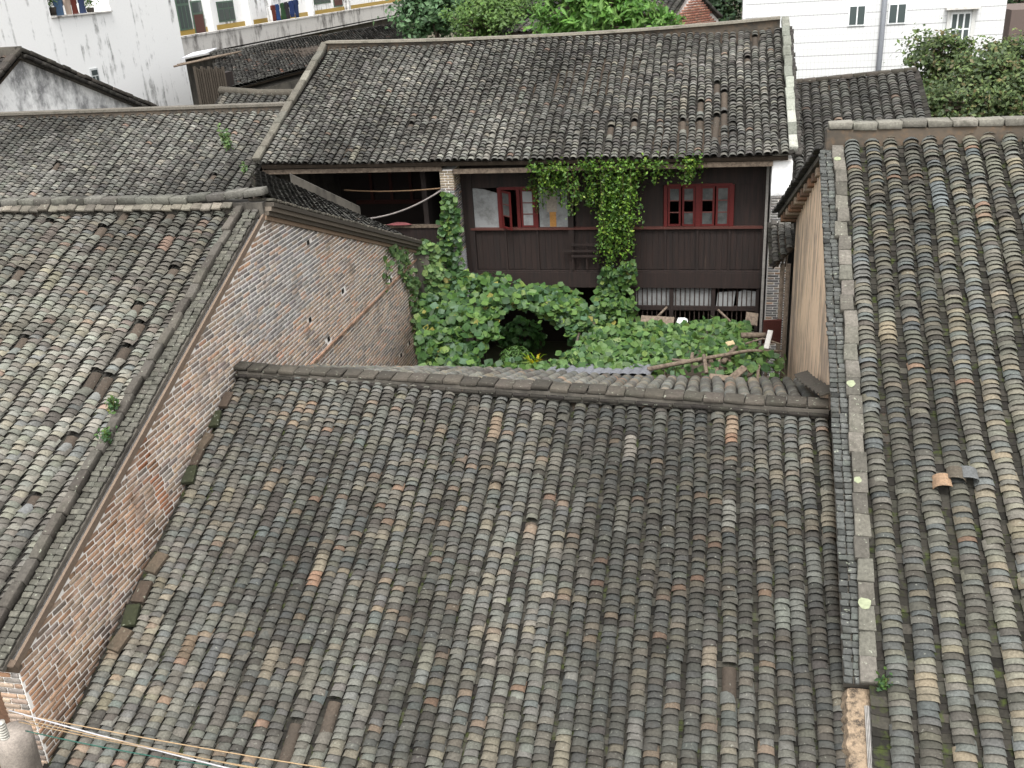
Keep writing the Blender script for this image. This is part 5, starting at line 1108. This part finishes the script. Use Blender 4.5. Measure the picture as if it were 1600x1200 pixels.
out = []; tt = []; r_ = np.random.default_rng(6)
for j in range(26):
    z_ = kA[2]-1.2+j*.13; s_ = .0 if j % 2 else .2
    while s_ < kL-.2:
        hmax = kA[2]+(kz-kA[2])*min(min(s_, s_+.38)/(kL*kf), (kL-s_-.38)/(kL*(1-kf)))
        if z_+.13 < hmax:
            v_ = cbox_verts((.375, .05, .108), .008); out.append(v_[:, :1]*kd+v_[:, 1:2]*kn+v_[:, 2:3]*A3((0, 0, 1))+kA*(1, 1, 0)+kd*(s_+.2)+A3((0, 0, z_+.065))); tt.append(pal_pick(r_, [((196, 124, 90), 3), ((182, 110, 82), 3), ((206, 142, 108), 2)], 1, .62)[0])
        s_ += .4
mobj('brick_field', mesh_np('brick_field', np.stack(out), cbox_template(1)[1], np.array(tt)), 'brick', kw, kind='stuff')
block_row(kb, 'verge_tile', kP+(0.05, -.1, .12), kB+(.1, -.1, .1), (0, .3, 1), .5, .35, .14, 92, tint((84, 80, 76), .5))
q = MB(); q.slab([A3((-10.4, 59, kz)), kP, kB+(0, 1, 0), A3((-10.4, 64, kA[2]))], (0, 0, -.1)); q.build('rear_roof', 'grey_plaster', kb)

# ------------------------------------------------------------------ trees
def tree(name, label, crowns, n, size, pal, trunk, seed, kind='small', k=.6, clumps=70, group=None, cs=.13):
    rng = np.random.default_rng(seed); Ps = []; Ns = []
    tot = sum(c[1][0]*c[1][1]*c[1][2] for c in crowns)
    base = A3(trunk[0], float); o = thing(name, base, label, 'tree', group); q = MB(); cm_ = np.mean([c[0] for c in crowns], 0)
    mid = (base+cm_)/2+rng.normal(0, .2, 3); q.tube([base, mid, cm_], trunk[1], tint((104, 92, 78), .5), 8, r2=trunk[1]*.45)
    for c, r in crowns:
        c = A3(c); r = A3(r, float); m_ = int(n*r.prod()/tot); kc = max(8, int(clumps*r.prod()/tot))
        d = rng.normal(0, 1, (kc, 3)); d /= np.linalg.norm(d, axis=1)[:, None]; cc = c+d*r*rng.uniform(.45, 1.0, (kc, 1)); bright = rng.normal(0, .16, kc)
        for e in cc[:14]: q.tube([cm_*.6+c*.4-(0, 0, r[2]*.3), (c+e)/2, e], trunk[1]*.25, tint((104, 92, 78), .5), 5, r2=.02)
        ch2 = rng.integers(0, kc, m_); w_ = rng.uniform(.6, 1.3, kc)[ch2][:, None]
        p = cc[ch2]+rng.normal(0, 1, (m_, 3))*r.mean()*cs*1.6*w_*A3((1, 1, .7)); Ps.append(np.c_[p, bright[ch2]]); Ns.append(d[ch2])
    q.build('trunk', 'old_wood', o)
    P = np.concatenate(Ps); Nd = np.concatenate(Ns); m_ = len(P); cols = pal_pick(rng, pal, m_, k, .14)*np.clip(1+P[:, 3:4], .5, 1.6)
    G, Fc, _ = leaf_field(rng, P[:, :3], size*rng.uniform(.6, 1.3, m_), Nd*.5+(0, -.3, .7), .5, kind, None)
    mobj('crown', mesh_np('crown', G, Fc, cols), 'leaf', o, kind='stuff'); return o
G1 = [((92, 128, 84), 3), ((78, 112, 72), 3), ((110, 146, 98), 2)]
G2 = [((98, 130, 62), 3), ((84, 116, 54), 3), ((118, 150, 74), 2)]
G3 = [((106, 152, 66), 3), ((88, 134, 56), 3), ((130, 172, 86), 2)]
G4 = [((92, 112, 66), 3), ((76, 96, 56), 3), ((112, 130, 74), 2.5), ((118, 110, 70), 1)]
G5 = [((58, 84, 52), 3), ((48, 72, 46), 3), ((72, 98, 58), 2)]
tree('bluish_tree', 'blue-green tree behind the hall ridge beside the dormitory parapet', [(onY(672, 22, 58), (2.1, 2, 2.1)), (onY(650, 0, 58), (1.5, 1.5, 1.6)), (onY(700, 0, 58), (1.4, 1.4, 1.5))], 5200, .34, G1, ((-16.3, 58, -1), .25), 201, clumps=60)
tree('yellowish_tree', 'yellow-green bushy tree left of the tile roof behind the hall ridge', [(onY(770, 30, 55), (2.2, 2, 1.6)), (onY(735, 42, 54), (1.6, 1.5, 1.3)), (onY(800, 8, 56), (1.6, 1.5, 1.5)), (onY(760, 2, 58), (1.5, 1.5, 1.2))], 6500, .24, G2, ((-12.5, 55, -1), .25), 202, clumps=90)
tree('mango_tree', 'bright green long-leaved tree rising just behind the hall ridge', [(onY(885, 20, 43), (1.6, 1.4, 1.6)), (onY(950, 12, 43), (1.7, 1.5, 1.6)), (onY(1000, 25, 43), (1.2, 1.2, 1.1)), (onY(930, 36, 42.5), (2.0, 1.2, .9)), (onY(915, -10, 43), (1.6, 1.4, 1.3))], 5200, .40, G3, ((-6.0, 43, -1), .3), 203, kind='long', clumps=120, cs=.11)
tree('shrub_tree', 'low pale green shrub under the red brick gable', [(onY(1042, 36, 42), (.7, .6, .5))], 700, .25, G3, ((-3.3, 42, -1), .12), 204, kind='long', clumps=20)
tree('dark_tree', 'dark tree between the red brick gable and the white tiled building', [(onY(1140, 10, 75), (3.0, 2.5, 3.0)), (onY(1120, -10, 76), (2.5, 2.2, 2.2))], 5000, .36, G5, ((0.5, 75, -1), .3), 205, clumps=90)
tree('clad_tree', 'creeper-clad tree in front of the white tiled building', [(onY(1466, 82, 38), (1.15, 1.0, .8)), (onY(1480, 120, 38), (1.1, 1.0, 1.0)), (onY(1455, 150, 38), (.9, .9, 1.0))], 6500, .17, G4+[((104, 128, 66), 3)], ((7.3, 38, -1), .2), 206, clumps=90)
tree('broad_tree', 'broad olive-green tree at the corner of the white tiled building', [(onY(1570, 105, 36), (1.5, 1.3, 1.0)), (onY(1530, 150, 35.5), (1.7, 1.3, 1.0)), (onY(1600, 150, 35.5), (1.5, 1.3, 1.1)), (onY(1490, 170, 35), (1.4, 1.0, .8)), (onY(1625, 110, 36), (1.4, 1.3, 1.1))], 15000, .17, G4, ((9.0, 36, -1), .25), 207, clumps=180)
tree('distant_tree', 'distant dark tree past the right edge of the white tiled building', [(onY(1610, -5, 80), (4, 3, 2.8)), (onY(1590, 50, 78), (3, 2, 1.5))], 4000, .42, G5, ((23, 80, -1), .3), 208, clumps=80)
tree('distant_tree', 'distant dark tree between the two crowns above the hall ridge', [(onY(725, -5, 82), (4, 3, 3)), (onY(820, -12, 84), (4, 3, 2.6))], 4500, .42, G5, ((-22, 82, -1), .3), 209, clumps=90)
tree('distant_tree', 'distant dark tree behind the red brick house', [(onY(1010, -20, 88), (6, 3, 3)), (onY(930, -10, 88), (5, 3, 3))], 4500, .45, G5, ((-8, 88, -1), .3), 210, clumps=90)
q = MB(); a_, b_ = onY(1575, 60, 66), onY(1640, -8, 66); db_ = thing('brown_building', (a_[0]+4, 70, -1.0), 'far brown building past the white tiled building edge', 'building')
q.box((a_[0], 66, -1), (a_[0]+10, 72, a_[2]+1.6), tint((120, 106, 100), .6)); q.build('wall', 'brick', db_)
q = MB(); q.box((a_[0]+.6, 65.9, a_[2]-1.2), (a_[0]+9, 66.1, a_[2]-.2), tint((190, 196, 214), .7)); q.build('pale_band', 'paint', db_)
